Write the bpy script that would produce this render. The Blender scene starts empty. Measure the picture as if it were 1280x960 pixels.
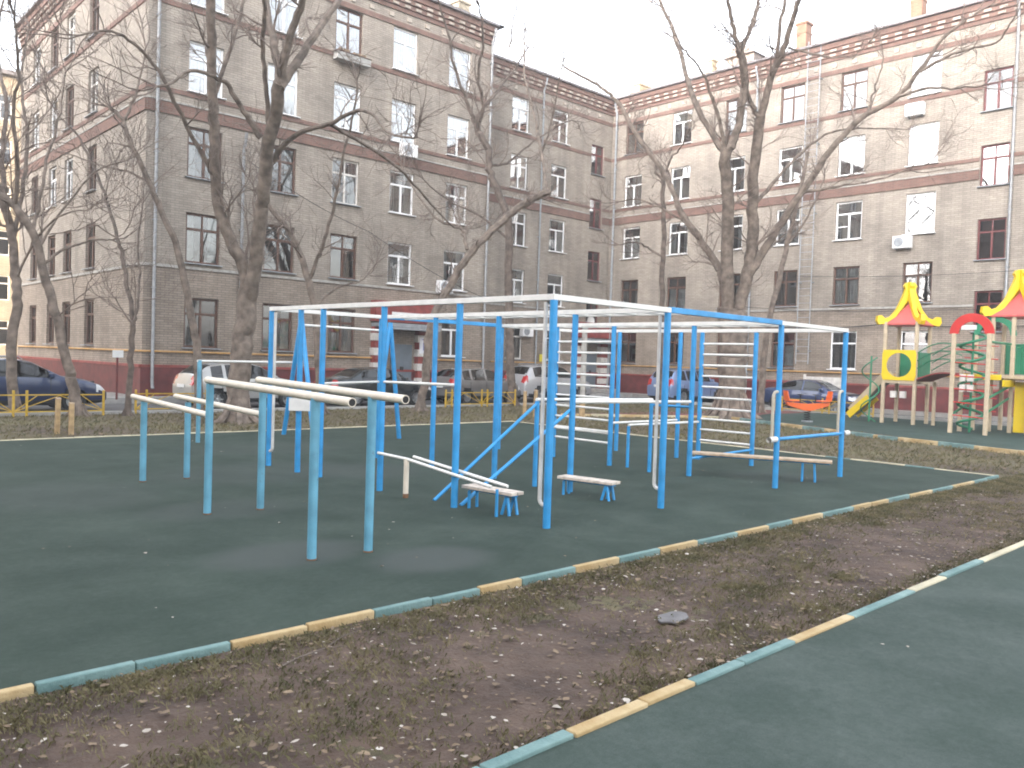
import bpy, bmesh, math, random
from mathutils import Vector, Matrix
import numpy as np
random.seed(7)
R = math.radians
sc = bpy.context.scene
col = sc.collection

# ------------------------------------------------------------------ camera
FPX, PITCH, ROLL, CAMH, TH = 1040.0, R(1.6), R(1.85), 1.65, R(44.93)
CAMP = Vector((-6.0853, -5.5508, CAMH))
def c2w(v):  # levelled camera axes -> world axes
    return Vector((v[0]*math.cos(TH)+v[1]*math.sin(TH), -v[0]*math.sin(TH)+v[1]*math.cos(TH), v[2]))
_f = Vector((0, math.cos(PITCH), -math.sin(PITCH))); _r = Vector((1, 0, 0)); _u = _r.cross(_f)
CR = c2w(math.cos(ROLL)*_r+math.sin(ROLL)*_u); CU = c2w(-math.sin(ROLL)*_r+math.cos(ROLL)*_u); CF = c2w(_f)
cd = bpy.data.cameras.new('camera'); cam = bpy.data.objects.new('camera', cd); col.objects.link(cam)
cd.sensor_width = 36; cd.lens = 36*FPX/1280; cd.clip_end = 2000; cd.clip_start = 0.05
m = Matrix((CR, CU, -CF)).transposed().to_4x4(); m.translation = CAMP; cam.matrix_world = m
sc.camera = cam
def at(x, y, d):  # survey helper: the point seen at photo pixel (x, y), d metres ahead of the camera
    v = CF+CR*((x-640)/FPX)-CU*((y-480)/FPX)
    return CAMP+v*d

# ------------------------------------------------------------------ light
SUN_EL, SUN_AZ = R(5.0), R(194)          # azimuth (math angle) the light comes FROM: low in the west
world = bpy.data.worlds.new('World'); sc.world = world; world.use_nodes = True
nt = world.node_tree; nt.nodes.clear()
sky = nt.nodes.new('ShaderNodeTexSky'); sky.sky_type = 'NISHITA'; sky.sun_disc = False
sky.sun_elevation = SUN_EL; sky.sun_rotation = math.pi/2-SUN_AZ
sky.air_density = 1.0; sky.dust_density = 4.0; sky.ozone_density = 1.0; sky.altitude = 100
hs = nt.nodes.new('ShaderNodeHueSaturation'); hs.inputs['Saturation'].default_value = 0.22
bg = nt.nodes.new('ShaderNodeBackground'); bg.inputs['Strength'].default_value = 0.15
wo = nt.nodes.new('ShaderNodeOutputWorld')
tn = nt.nodes.new('ShaderNodeMixRGB'); tn.blend_type = 'MULTIPLY'; tn.inputs[0].default_value = 1; tn.inputs[2].default_value = (0.965, 0.99, 1.05, 1)
nt.links.new(sky.outputs[0], hs.inputs['Color']); nt.links.new(hs.outputs[0], tn.inputs[1]); nt.links.new(tn.outputs[0], bg.inputs[0]); nt.links.new(bg.outputs[0], wo.inputs[0])
sl = bpy.data.lights.new('sun', 'SUN'); sl.energy = 1.0; sl.angle = R(0.6); sl.color = (1, 0.70, 0.36)
so = bpy.data.objects.new('sun', sl); col.objects.link(so)
sd = Vector((math.cos(SUN_AZ)*math.cos(SUN_EL), math.sin(SUN_AZ)*math.cos(SUN_EL), math.sin(SUN_EL)))
so.rotation_euler = sd.to_track_quat('Z', 'Y').to_euler(); so.location = (-60, -20, 60)
vs = sc.view_settings
vs.view_transform = 'Standard'; vs.look = 'None'; vs.gamma = 1; vs.use_curve_mapping = False; vs.exposure = 3.92
sc.cycles.max_bounces = 6; sc.cycles.transparent_max_bounces = 12; sc.cycles.caustics_reflective = False; sc.cycles.caustics_refractive = False
sc.cycles.use_denoising = True; sc.cycles.filter_width = 1.9

# ------------------------------------------------------------------ materials
MATS = {}
def newmat(name):
    mt = bpy.data.materials.new(name); mt.use_nodes = True; MATS[name] = mt
    n = mt.node_tree.nodes; return mt, n, mt.node_tree.links, n['Principled BSDF']
def mat(name, c, rough=0.6, var=0.15, scale=6.0, bump=0.0, bscale=60.0, metal=0.0, c2=None, coat=0.0, spec=0.5, detail=6, thresh=(0.35, 0.7), chip=None):
    if name in MATS: return MATS[name]
    mt, n, l, b = newmat(name)
    tc = n.new('ShaderNodeTexCoord'); no = n.new('ShaderNodeTexNoise'); no.inputs['Scale'].default_value = scale; no.inputs['Detail'].default_value = detail
    l.new(tc.outputs['Object'], no.inputs['Vector'])
    rp = n.new('ShaderNodeValToRGB'); rp.color_ramp.elements[0].position, rp.color_ramp.elements[1].position = thresh
    a = [max(0, x*(1-var)) for x in c]; d = list(c2) if c2 else [min(1, x*(1+var)) for x in c]
    rp.color_ramp.elements[0].color = (*a, 1); rp.color_ramp.elements[1].color = (*d, 1)
    l.new(no.outputs[0], rp.inputs[0]); cur = rp.outputs[0]
    if chip:       # flaked paint and runs of rust with shapes of their own
        cn = n.new('ShaderNodeTexNoise'); cn.inputs['Scale'].default_value = 26; cn.inputs['Detail'].default_value = 7; cn.inputs['Roughness'].default_value = .7
        mp = n.new('ShaderNodeMapping'); mp.inputs['Scale'].default_value = (1, 1, .55); l.new(tc.outputs['Object'], mp.inputs[0]); l.new(mp.outputs[0], cn.inputs['Vector'])
        cr = n.new('ShaderNodeValToRGB'); cr.color_ramp.elements[0].position = chip[1]; cr.color_ramp.elements[1].position = chip[1]+.035; l.new(cn.outputs[0], cr.inputs[0])
        cm = n.new('ShaderNodeMixRGB'); cm.inputs[2].default_value = (*chip[0], 1); l.new(cr.outputs[0], cm.inputs[0]); l.new(cur, cm.inputs[1]); cur = cm.outputs[0]
    l.new(cur, b.inputs['Base Color'])
    b.inputs['Roughness'].default_value = rough; b.inputs['Metallic'].default_value = metal; b.inputs['Coat Weight'].default_value = coat
    b.inputs['Specular IOR Level'].default_value = spec
    if bump:
        n2 = n.new('ShaderNodeTexNoise'); n2.inputs['Scale'].default_value = bscale; n2.inputs['Detail'].default_value = 8
        l.new(tc.outputs['Object'], n2.inputs['Vector'])
        bp = n.new('ShaderNodeBump'); bp.inputs['Strength'].default_value = bump; bp.inputs['Distance'].default_value = 0.02
        l.new(n2.outputs[0], bp.inputs['Height']); l.new(bp.outputs[0], b.inputs['Normal'])
    return mt
def brickmat(name, c1, c2, mortar, w=0.30, h=0.088, ms=0.010, bump=0.6, stain=0.22):
    mt, n, l, b = newmat(name)
    uv = n.new('ShaderNodeUVMap'); br = n.new('ShaderNodeTexBrick')
    br.inputs['Scale'].default_value = 1; br.inputs['Brick Width'].default_value = w; br.inputs['Row Height'].default_value = h
    br.inputs['Mortar Size'].default_value = ms; br.inputs['Mortar Smooth'].default_value = 0.3; br.inputs['Bias'].default_value = -0.1
    br.inputs['Color1'].default_value = (*c1, 1); br.inputs['Color2'].default_value = (*c2, 1); br.inputs['Mortar'].default_value = (*mortar, 1)
    l.new(uv.outputs[0], br.inputs['Vector'])
    no = n.new('ShaderNodeTexNoise'); no.inputs['Scale'].default_value = 0.55; no.inputs['Detail'].default_value = 9; no.inputs['Roughness'].default_value = 0.65
    l.new(uv.outputs[0], no.inputs['Vector'])
    mr = n.new('ShaderNodeMapRange'); mr.inputs[1].default_value = 0.3; mr.inputs[2].default_value = 0.7; mr.inputs[3].default_value = 1-stain; mr.inputs[4].default_value = 1+stain*0.6
    l.new(no.outputs[0], mr.inputs[0])
    # rain streaks: noise stretched down the wall
    mp = n.new('ShaderNodeMapping'); mp.inputs['Scale'].default_value = (2.2, 0.12, 1); l.new(uv.outputs[0], mp.inputs[0])
    n3 = n.new('ShaderNodeTexNoise'); n3.inputs['Scale'].default_value = 1.0; n3.inputs['Detail'].default_value = 5; l.new(mp.outputs[0], n3.inputs['Vector'])
    m3 = n.new('ShaderNodeMapRange'); m3.inputs[1].default_value = 0.35; m3.inputs[2].default_value = 0.65; m3.inputs[3].default_value = 0.86; m3.inputs[4].default_value = 1.06
    l.new(n3.outputs[0], m3.inputs[0])
    mu = n.new('ShaderNodeMath'); mu.operation = 'MULTIPLY'; l.new(mr.outputs[0], mu.inputs[0]); l.new(m3.outputs[0], mu.inputs[1])
    vm = n.new('ShaderNodeVectorMath'); vm.operation = 'SCALE'; l.new(br.outputs['Color'], vm.inputs[0]); l.new(mu.outputs[0], vm.inputs['Scale'])
    l.new(vm.outputs[0], b.inputs['Base Color']); b.inputs['Roughness'].default_value = 0.9
    n4 = n.new('ShaderNodeTexNoise'); n4.inputs['Scale'].default_value = 14; n4.inputs['Detail'].default_value = 5; l.new(uv.outputs[0], n4.inputs['Vector'])
    ma = n.new('ShaderNodeMath'); ma.operation = 'MULTIPLY_ADD'; ma.inputs[1].default_value = -1.0; l.new(br.outputs['Fac'], ma.inputs[0]); l.new(n4.outputs[0], ma.inputs[2])
    bp = n.new('ShaderNodeBump'); bp.inputs['Strength'].default_value = bump; bp.inputs['Distance'].default_value = 0.02
    l.new(ma.outputs[0], bp.inputs['Height']); l.new(bp.outputs[0], b.inputs['Normal'])
    return mt
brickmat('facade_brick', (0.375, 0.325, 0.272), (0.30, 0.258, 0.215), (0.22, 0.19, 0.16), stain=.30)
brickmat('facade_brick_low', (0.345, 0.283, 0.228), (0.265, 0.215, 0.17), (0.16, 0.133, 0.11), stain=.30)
brickmat('red_brick', (0.215, 0.115, 0.087), (0.16, 0.085, 0.066), (0.19, 0.155, 0.13), w=0.26, h=0.08)
brickmat('far_brick', (0.52, 0.45, 0.34), (0.44, 0.37, 0.28), (0.33, 0.28, 0.21))
mat('plinth_red', (0.115, 0.021, 0.020), 0.6, 0.25, 3, 0.3, 20)
mat('trim_red', (0.24, 0.05, 0.042), 0.65, 0.25, 4, 0.2, 20)
mat('concrete', (0.36, 0.34, 0.31), 0.9, 0.2, 5, 0.4, 40)
mat('pale_trim', (0.40, 0.345, 0.29), 0.85, 0.2, 5, 0.2, 40)
mat('roof_metal', (0.22, 0.2, 0.2), 0.5, 0.2, 3, metal=0.3)
mat('white_pvc', (0.80, 0.80, 0.80), 0.35, 0.04, 3)
mat('old_white', (0.62, 0.59, 0.55), 0.6, 0.15, 6)
mat('brown_wood', (0.10, 0.050, 0.032), 0.55, 0.3, 8)
mat('dark_red_wood', (0.14, 0.032, 0.030), 0.5, 0.25, 8)
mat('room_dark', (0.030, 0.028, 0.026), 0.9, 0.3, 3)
mat('curtain', (0.72, 0.71, 0.69), 0.9, 0.1, 10)
mat('tulle', (0.36, 0.35, 0.34), 0.9, 0.15, 14)
mat('blue_paint', (0.033, 0.285, 0.60), 0.42, 0.18, 4, 0.12, 30, chip=((.10, .17, .24), .665))
mat('teal_blue_paint', (0.125, 0.335, 0.45), 0.45, 0.18, 5, 0.12, 30, chip=((.12, .16, .18), .66))
mat('cream_paint', (0.74, 0.65, 0.53), 0.45, 0.08, 9, 0.10, 30, chip=((.42, .28, .17), .69))
mat('white_paint', (0.78, 0.75, 0.70), 0.4, 0.07, 7, 0.08, 30, chip=((.45, .36, .28), .68))
mat('beige_paint', (0.48, 0.43, 0.34), 0.5, 0.1, 7)
mat('wood_seat', (0.52, 0.39, 0.27), 0.6, 0.22, 9, 0.1, 30)
mat('worn_seat', (0.62, 0.53, 0.45), 0.65, 0.25, 12, 0.1, 30)
mat('rust', (0.2, 0.1, 0.05), 0.8, 0.3, 20)
mat('black', (0.012, 0.012, 0.012), 0.6, 0.1)
mat('grey_metal', (0.32, 0.34, 0.36), 0.5, 0.15, 6, metal=0.3)
mat('galvanised', (0.30, 0.305, 0.31), 0.55, 0.15, 6, metal=0.4)
mat('door_grey', (0.13, 0.155, 0.18), 0.5, 0.1, 4)
mat('ochre_pipe', (0.48, 0.27, 0.09), 0.5, 0.15, 3)
mat('fence_yellow', (0.50, 0.32, 0.03), 0.5, 0.2, 6)
mat('stake_wood', (0.42, 0.29, 0.15), 0.8, 0.25, 9, 0.3, 40)
mat('kerb_yellow', (0.49, 0.33, 0.14), 0.75, 0.25, 5, 0.35, 60, c2=(0.56, 0.44, 0.26))
mat('kerb_teal', (0.135, 0.245, 0.235), 0.75, 0.25, 5, 0.35, 60, c2=(0.22, 0.32, 0.30))
mat('kerb_pale', (0.52, 0.46, 0.32), 0.8, 0.2, 5, 0.35, 60)
mat('kerb_grey', (0.36, 0.35, 0.33), 0.9, 0.15, 5, 0.35, 60)
mat('asphalt', (0.085, 0.082, 0.08), 0.9, 0.2, 2, 0.4, 120)
mat('paving', (0.26, 0.245, 0.225), 0.9, 0.15, 2, 0.3, 80)
mat('red_path', (0.18, 0.065, 0.055), 0.9, 0.2, 3, 0.3, 120)
mat('bark', (0.155, 0.120, 0.096), 0.9, 0.35, 5, 0.9, 28, c2=(0.255, 0.202, 0.162))
mat('bark_dark', (0.115, 0.088, 0.072), 0.9, 0.3, 5, 0.9, 30, c2=(0.19, 0.148, 0.12))
mat('twig', (0.20, 0.155, 0.128), 0.9, 0.25, 6)
mat('cut_wood', (0.45, 0.33, 0.22), 0.8, 0.2, 9)
mat('play_yellow', (0.78, 0.55, 0.015), 0.35, 0.04, 4)
mat('play_red', (0.55, 0.035, 0.03), 0.35, 0.05, 4)
mat('play_coral', (0.60, 0.12, 0.11), 0.45, 0.05, 4)
mat('play_green', (0.025, 0.21, 0.11), 0.4, 0.08, 4)
mat('play_wood', (0.52, 0.42, 0.29), 0.6, 0.12, 7, 0.1, 30)
mat('play_orange', (0.72, 0.13, 0.025), 0.4, 0.05, 4)
mat('play_brown', (0.27, 0.05, 0.045), 0.5, 0.1, 4)
mat('soil', (0.080, 0.050, 0.038), 0.95, 0.4, 2.2, 1.0, 36, c2=(0.130, 0.087, 0.064), detail=14, thresh=(.3, .72))
mat('grass_blade', (0.11, 0.105, 0.042), 0.85, 0.35, 3.0, c2=(0.20, 0.165, 0.085))
mat('leaf_pale', (0.40, 0.33, 0.26), 0.8, 0.3, 5, c2=(0.58, 0.52, 0.46))
mat('leaf_brown', (0.16, 0.105, 0.065), 0.85, 0.35, 5, c2=(0.26, 0.185, 0.115))
mat('stone', (0.15, 0.14, 0.138), 0.85, 0.2, 8, 0.3, 40)
mat('skin', (0.55, 0.33, 0.24), 0.5, 0.05)
mat('hair', (0.03, 0.02, 0.015), 0.6, 0.2)
mat('navy_cloth', (0.018, 0.022, 0.055), 0.85, 0.15, 10)
mat('white_shoe', (0.6, 0.6, 0.6), 0.6, 0.05)
mat('tyre', (0.015, 0.015, 0.015), 0.85, 0.1)
mat('rim', (0.40, 0.41, 0.42), 0.3, 0.05, metal=0.8)
mat('lamp_clear', (0.62, 0.64, 0.66), 0.12, 0.05, coat=1)
mat('lamp_red', (0.40, 0.012, 0.012), 0.15, 0.05, coat=1)
mat('plastic_dark', (0.025, 0.026, 0.028), 0.55, 0.1)
mat('plate_white', (0.7, 0.7, 0.68), 0.4, 0.03)
mat('notice', (0.72, 0.72, 0.76), 0.5, 0.03)
mat('notice_blue', (0.16, 0.17, 0.42), 0.5, 0.05)
mat('sign_yellow', (0.72, 0.62, 0.05), 0.5, 0.05)
def carpaint(name, c):
    mt = mat(name, c, 0.28, 0.05, 3, coat=1.0, metal=0.35); return mt
carpaint('car_navy', (0.016, 0.030, 0.085)); carpaint('car_white', (0.40, 0.395, 0.38)); carpaint('car_black', (0.020, 0.028, 0.032))
carpaint('car_grey', (0.17, 0.165, 0.16)); carpaint('car_silver', (0.44, 0.44, 0.45)); carpaint('car_bluesilver', (0.20, 0.28, 0.47)); carpaint('car_blue', (0.030, 0.052, 0.14))

def glassmat(name, ior, tint, wav):
    mt, n, l, b = newmat(name); n.remove(b)
    out = n['Material Output']; fr = n.new('ShaderNodeFresnel'); fr.inputs[0].default_value = ior
    tr = n.new('ShaderNodeBsdfTransparent'); tr.inputs[0].default_value = (*tint, 1)
    gl = n.new('ShaderNodeBsdfGlossy'); gl.inputs['Roughness'].default_value = 0.015; gl.inputs[0].default_value = (1, 1, 1, 1)
    tc = n.new('ShaderNodeTexCoord'); no = n.new('ShaderNodeTexNoise'); no.inputs['Scale'].default_value = 2.2; no.inputs['Detail'].default_value = 1
    oi = n.new('ShaderNodeObjectInfo'); va = n.new('ShaderNodeVectorMath'); va.operation = 'ADD'
    l.new(tc.outputs['Object'], va.inputs[0]); l.new(oi.outputs['Location'], va.inputs[1]); l.new(va.outputs[0], no.inputs['Vector'])
    bp = n.new('ShaderNodeBump'); bp.inputs['Strength'].default_value = wav; bp.inputs['Distance'].default_value = 0.03
    l.new(no.outputs[0], bp.inputs['Height']); l.new(bp.outputs[0], gl.inputs['Normal'])
    mx = n.new('ShaderNodeMixShader'); l.new(fr.outputs[0], mx.inputs[0]); l.new(tr.outputs[0], mx.inputs[1]); l.new(gl.outputs[0], mx.inputs[2])
    l.new(mx.outputs[0], out.inputs[0]); return mt
glassmat('window_glass', 2.4, (0.75, 0.8, 0.82), 0.05)
glassmat('window_glass_bright', 4.2, (0.6, 0.66, 0.7), 0.012)
glassmat('car_glass', 1.7, (0.10, 0.12, 0.13), 0.0)

def rubber(name, dark, light, patch, pts):
    mt, n, l, b = newmat(name)
    tc = n.new('ShaderNodeTexCoord'); P = tc.outputs['Object']
    def noise(s, d, r=0.5):
        x = n.new('ShaderNodeTexNoise'); x.inputs['Scale'].default_value = s; x.inputs['Detail'].default_value = d; x.inputs['Roughness'].default_value = r; l.new(P, x.inputs['Vector']); return x.outputs[0]
    big = noise(0.7, 8, 0.65); gr = noise(170, 3); mid = noise(20, 7, 0.8)
    rp = n.new('ShaderNodeValToRGB'); rp.color_ramp.elements[0].position = 0.38; rp.color_ramp.elements[1].position = 0.70
    rp.color_ramp.elements[0].color = (*dark, 1); rp.color_ramp.elements[1].color = (*light, 1)
    ad = n.new('ShaderNodeMath'); ad.operation = 'MULTIPLY_ADD'; ad.inputs[1].default_value = 0.32; l.new(gr, ad.inputs[0])
    a2 = n.new('ShaderNodeMath'); a2.operation = 'MULTIPLY_ADD'; a2.inputs[1].default_value = 0.42; l.new(mid, a2.inputs[0]); 
    a3 = n.new('ShaderNodeMath'); a3.operation = 'MULTIPLY'; a3.inputs[1].default_value = 0.34; l.new(big, a3.inputs[0])
    l.new(a3.outputs[0], a2.inputs[2]); l.new(a2.outputs[0], ad.inputs[2]); l.new(ad.outputs[0], rp.inputs[0])
    cur = rp.outputs[0]
    ms = noise(1.3, 9, 0.7); mrr = n.new('ShaderNodeValToRGB'); e0, e1 = mrr.color_ramp.elements; e0.position = .40; e1.position = .62; e0.color = (.72, .78, .74, 1); e1.color = (1.10, 1.06, 1.06, 1); l.new(ms, mrr.inputs[0])
    mm = n.new('ShaderNodeMixRGB'); mm.blend_type = 'MULTIPLY'; mm.inputs[0].default_value = 1; l.new(cur, mm.inputs[1]); l.new(mrr.outputs[0], mm.inputs[2]); cur = mm.outputs[0]
    for (px, py, rx, ry, s) in pts:           # worn / re-laid spots of the rubber
        sx = n.new('ShaderNodeVectorMath'); sx.operation = 'SUBTRACT'; sx.inputs[1].default_value = (px, py, 0); l.new(P, sx.inputs[0])
        dv = n.new('ShaderNodeVectorMath'); dv.operation = 'DIVIDE'; dv.inputs[1].default_value = (rx, ry, 1); l.new(sx.outputs[0], dv.inputs[0])
        ln = n.new('ShaderNodeVectorMath'); ln.operation = 'LENGTH'; l.new(dv.outputs[0], ln.inputs[0])
        aa = n.new('ShaderNodeMath'); aa.operation = 'MULTIPLY_ADD'; aa.inputs[1].default_value = 0.9; l.new(mid, aa.inputs[0]); l.new(ln.outputs['Value'], aa.inputs[2])
        mr = n.new('ShaderNodeMapRange'); mr.interpolation_type = 'SMOOTHSTEP'; mr.inputs[1].default_value = 1.0; mr.inputs[2].default_value = 1.6; mr.inputs[3].default_value = s; mr.inputs[4].default_value = 0
        l.new(aa.outputs[0], mr.inputs[0])
        mx = n.new('ShaderNodeMixRGB'); mx.inputs[2].default_value = (*patch, 1); l.new(mr.outputs[0], mx.inputs[0]); l.new(cur, mx.inputs[1]); cur = mx.outputs[0]
    l.new(cur, b.inputs['Base Color']); b.inputs['Roughness'].default_value = 0.9; b.inputs['Specular IOR Level'].default_value = 0.25
    bp = n.new('ShaderNodeBump'); bp.inputs['Strength'].default_value = 0.5; bp.inputs['Distance'].default_value = 0.004
    l.new(gr, bp.inputs['Height']); l.new(bp.outputs[0], b.inputs['Normal']); return mt
rubber('rubber_pad', (0.018, 0.031, 0.024), (0.056, 0.076, 0.061), (0.064, 0.072, 0.067),
       [(-2.55, 0.55, 0.75, 0.5, 0.7), (-1.7, -0.3, 0.6, 0.45, 0.75), (-2.1, 2.7, 0.9, 0.6, 0.4), (-0.4, 5.0, 1.6, 1.1, 0.35), (0.9, 4.3, 0.9, 0.9, 0.4), (-3.0, 4.4, 1.0, 1.2, 0.3), (5.8, 0.6, 1.0, 0.8, 0.3), (1.2, 7.6, 1.6, 1.0, 0.3)])
rubber('rubber_path', (0.035, 0.051, 0.044), (0.084, 0.104, 0.092), (0.085, 0.115, 0.11), [(-0.5, -4.8, 0.7, 0.5, 0.4), (1.5, -4.2, 0.9, 0.4, 0.3)])
rubber('rubber_play', (0.030, 0.052, 0.045), (0.066, 0.098, 0.085), (0.05, 0.07, 0.065), [])
def lawnmat():
    mt, n, l, b = newmat('lawn')
    tc = n.new('ShaderNodeTexCoord'); P = tc.outputs['Object']
    def noise(s, d, r=0.6):
        x = n.new('ShaderNodeTexNoise'); x.inputs['Scale'].default_value = s; x.inputs['Detail'].default_value = d; x.inputs['Roughness'].default_value = r; l.new(P, x.inputs['Vector']); return x.outputs[0]
    a = noise(0.45, 8); f = noise(9, 10, 0.75)
    r1 = n.new('ShaderNodeValToRGB'); r1.color_ramp.elements[0].position = 0.36; r1.color_ramp.elements[1].position = 0.64
    r1.color_ramp.elements[0].color = (0.100, 0.075, 0.058, 1); r1.color_ramp.elements[1].color = (0.15, 0.138, 0.072, 1); l.new(a, r1.inputs[0])
    r2 = n.new('ShaderNodeValToRGB'); r2.color_ramp.elements[0].position = 0.3; r2.color_ramp.elements[1].position = 0.72
    r2.color_ramp.elements[0].color = (0.42, 0.40, 0.38, 1); r2.color_ramp.elements[1].color = (1.5, 1.4, 1.3, 1); l.new(f, r2.inputs[0])
    mx = n.new('ShaderNodeMixRGB'); mx.blend_type = 'MULTIPLY'; mx.inputs[0].default_value = 1; l.new(r1.outputs[0], mx.inputs[1]); l.new(r2.outputs[0], mx.inputs[2])
    l.new(mx.outputs[0], b.inputs['Base Color']); b.inputs['Roughness'].default_value = 0.95
    bp = n.new('ShaderNodeBump'); bp.inputs['Strength'].default_value = 0.8; bp.inputs['Distance'].default_value = 0.05; l.new(f, bp.inputs['Height']); l.new(bp.outputs[0], b.inputs['Normal'])
lawnmat()
M = MATS

# ------------------------------------------------------------------ mesh helpers
def wm(o):
    w = o.matrix_basis.copy()
    if o.parent: w = wm(o.parent) @ o.matrix_parent_inverse @ w
    return w
def link(o, parent=None, keep=True):
    col.objects.link(o)
    if parent is not None:
        o.parent = parent
        if keep: o.matrix_parent_inverse = wm(parent).inverted()
    return o
def tag(o, label=None, cat=None, group=None, kind=None):
    if label: o['label'] = label
    if cat: o['category'] = cat
    if group: o['group'] = group
    if kind: o['kind'] = kind
    return o
def thing(name, label, cat, loc=(0, 0, 0), rz=0.0, group=None):
    o = bpy.data.objects.new(name, None); o.location = loc; o.rotation_euler = (0, 0, rz); o.empty_display_size = 0.2
    o.matrix_basis = Matrix.Translation(Vector(loc)) @ Matrix.Rotation(rz, 4, 'Z')
    col.objects.link(o); return tag(o, label, cat, group)
class MB:
    def __init__(s): s.v = []; s.f = []; s.uv = None; s.mi = []
    def box(s, c, d, rz=0.0, rot=None):
        b = len(s.v); rm = rot if rot is not None else Matrix.Rotation(rz, 3, 'Z'); c = Vector(c)
        for x in (-.5, .5):
            for y in (-.5, .5):
                for z in (-.5, .5): s.v.append(c+rm @ Vector((x*d[0], y*d[1], z*d[2])))
        for q in ((0, 1, 3, 2), (4, 6, 7, 5), (0, 4, 5, 1), (2, 3, 7, 6), (0, 2, 6, 4), (1, 5, 7, 3)): s.f.append([b+i for i in q])
        return s
    def bar(s, p, q, w, h, up=(0, 0, 1)):   # box-section bar from p to q
        p, q = Vector(p), Vector(q); d = (q-p); L = d.length; d.normalize(); u = Vector(up)
        if abs(d.dot(u)) > .98: u = Vector((1, 0, 0))
        sd_ = d.cross(u).normalized(); u = sd_.cross(d)
        return s.box((p+q)/2, (L, w, h), rot=Matrix((d, sd_, u)).transposed())
    def tube(s, pts, rad, n=10, cap=True):
        pts = [Vector(p) for p in pts]; k = len(pts)
        if not hasattr(rad, '__len__'): rad = [rad]*k
        b = len(s.v); ref = None
        for i, p in enumerate(pts):
            d = (pts[min(i+1, k-1)]-pts[max(i-1, 0)])
            if d.length < 1e-9: d = Vector((0, 0, 1))
            d.normalize()
            if ref is None: ref = Vector((1, 0, 0)) if abs(d.x) < .8 else Vector((0, 1, 0))
            a = ref-d*ref.dot(d)
            if a.length < 1e-5: a = d.orthogonal()
            a.normalize(); c = d.cross(a); ref = a
            for j in range(n):
                t = 2*math.pi*j/n; s.v.append(p+(a*math.cos(t)+c*math.sin(t))*rad[i])
        for i in range(k-1):
            for j in range(n):
                j2 = (j+1) % n; s.f.append([b+i*n+j, b+i*n+j2, b+(i+1)*n+j2, b+(i+1)*n+j])
        if cap: s.f.append([b+j for j in range(n)][::-1]); s.f.append([b+(k-1)*n+j for j in range(n)])
        return s
    def poly(s, pts):
        b = len(s.v); s.v += [Vector(p) for p in pts]; s.f.append(list(range(b, b+len(pts)))); return s
    def prism(s, pts, ext):      # closed outline extruded along ext
        b = len(s.v); k = len(pts); e = Vector(ext)
        s.v += [Vector(p) for p in pts]+[Vector(p)+e for p in pts]
        s.f.append([b+i for i in range(k)][::-1]); s.f.append([b+k+i for i in range(k)])
        for i in range(k): s.f.append([b+i, b+(i+1) % k, b+k+(i+1) % k, b+k+i])
        return s
    def lathe(s, prof, n=20, c=(0, 0, 0), axis='z'):
        b = len(s.v); c = Vector(c)
        for r, z in prof:
            for j in range(n):
                t = 2*math.pi*j/n; a, d = r*math.cos(t), r*math.sin(t)
                s.v.append(c+(Vector((a, d, z)) if axis == 'z' else Vector((a, z, d)) if axis == 'y' else Vector((z, a, d))))
        for i in range(len(prof)-1):
            for j in range(n): s.f.append([b+i*n+j, b+i*n+(j+1) % n, b+(i+1)*n+(j+1) % n, b+(i+1)*n+j])
        return s
    def mesh(s, name, mt, smooth=False, bevel=0.0, uvf=None):
        me = bpy.data.meshes.new(name); me.from_pydata([tuple(v) for v in s.v], [], s.f)
        bm = bmesh.new(); bm.from_mesh(me); bmesh.ops.recalc_face_normals(bm, faces=bm.faces)
        if bevel: bmesh.ops.bevel(bm, geom=list(bm.edges), offset=bevel, segments=2, affect='EDGES', profile=.5)
        bm.to_mesh(me); bm.free()
        me.materials.append(mt if not isinstance(mt, str) else M[mt])
        if smooth:
            me.shade_smooth()
            try: me.set_sharp_from_angle(angle=R(40))
            except Exception: pass
        if uvf:
            u = me.uv_layers.new(name='UVMap')
            for lp in me.loops: u.data[lp.index].uv = uvf(me.vertices[lp.vertex_index].co)
        return me
    def build(s, name, mt, parent=None, smooth=False, bevel=0.0, keep=True, uvf=None):
        o = bpy.data.objects.new(name, s.mesh(name, mt, smooth, bevel, uvf)); return link(o, parent, keep)
def inst(name, me, parent, mloc):   # shared-mesh object placed by a local matrix
    o = bpy.data.objects.new(name, me); o.matrix_basis = mloc; return link(o, parent, keep=False)
def copy_tree(o, parent=None):
    c = o.copy(); col.objects.link(c); c.parent = parent
    if parent is not None: c.matrix_parent_inverse = o.matrix_parent_inverse.copy()
    for ch in list(o.children): copy_tree(ch, c)
    return c
def T(x, y, z, rz=0.0): return Matrix.Translation((x, y, z)) @ Matrix.Rotation(rz, 4, 'Z')

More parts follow.
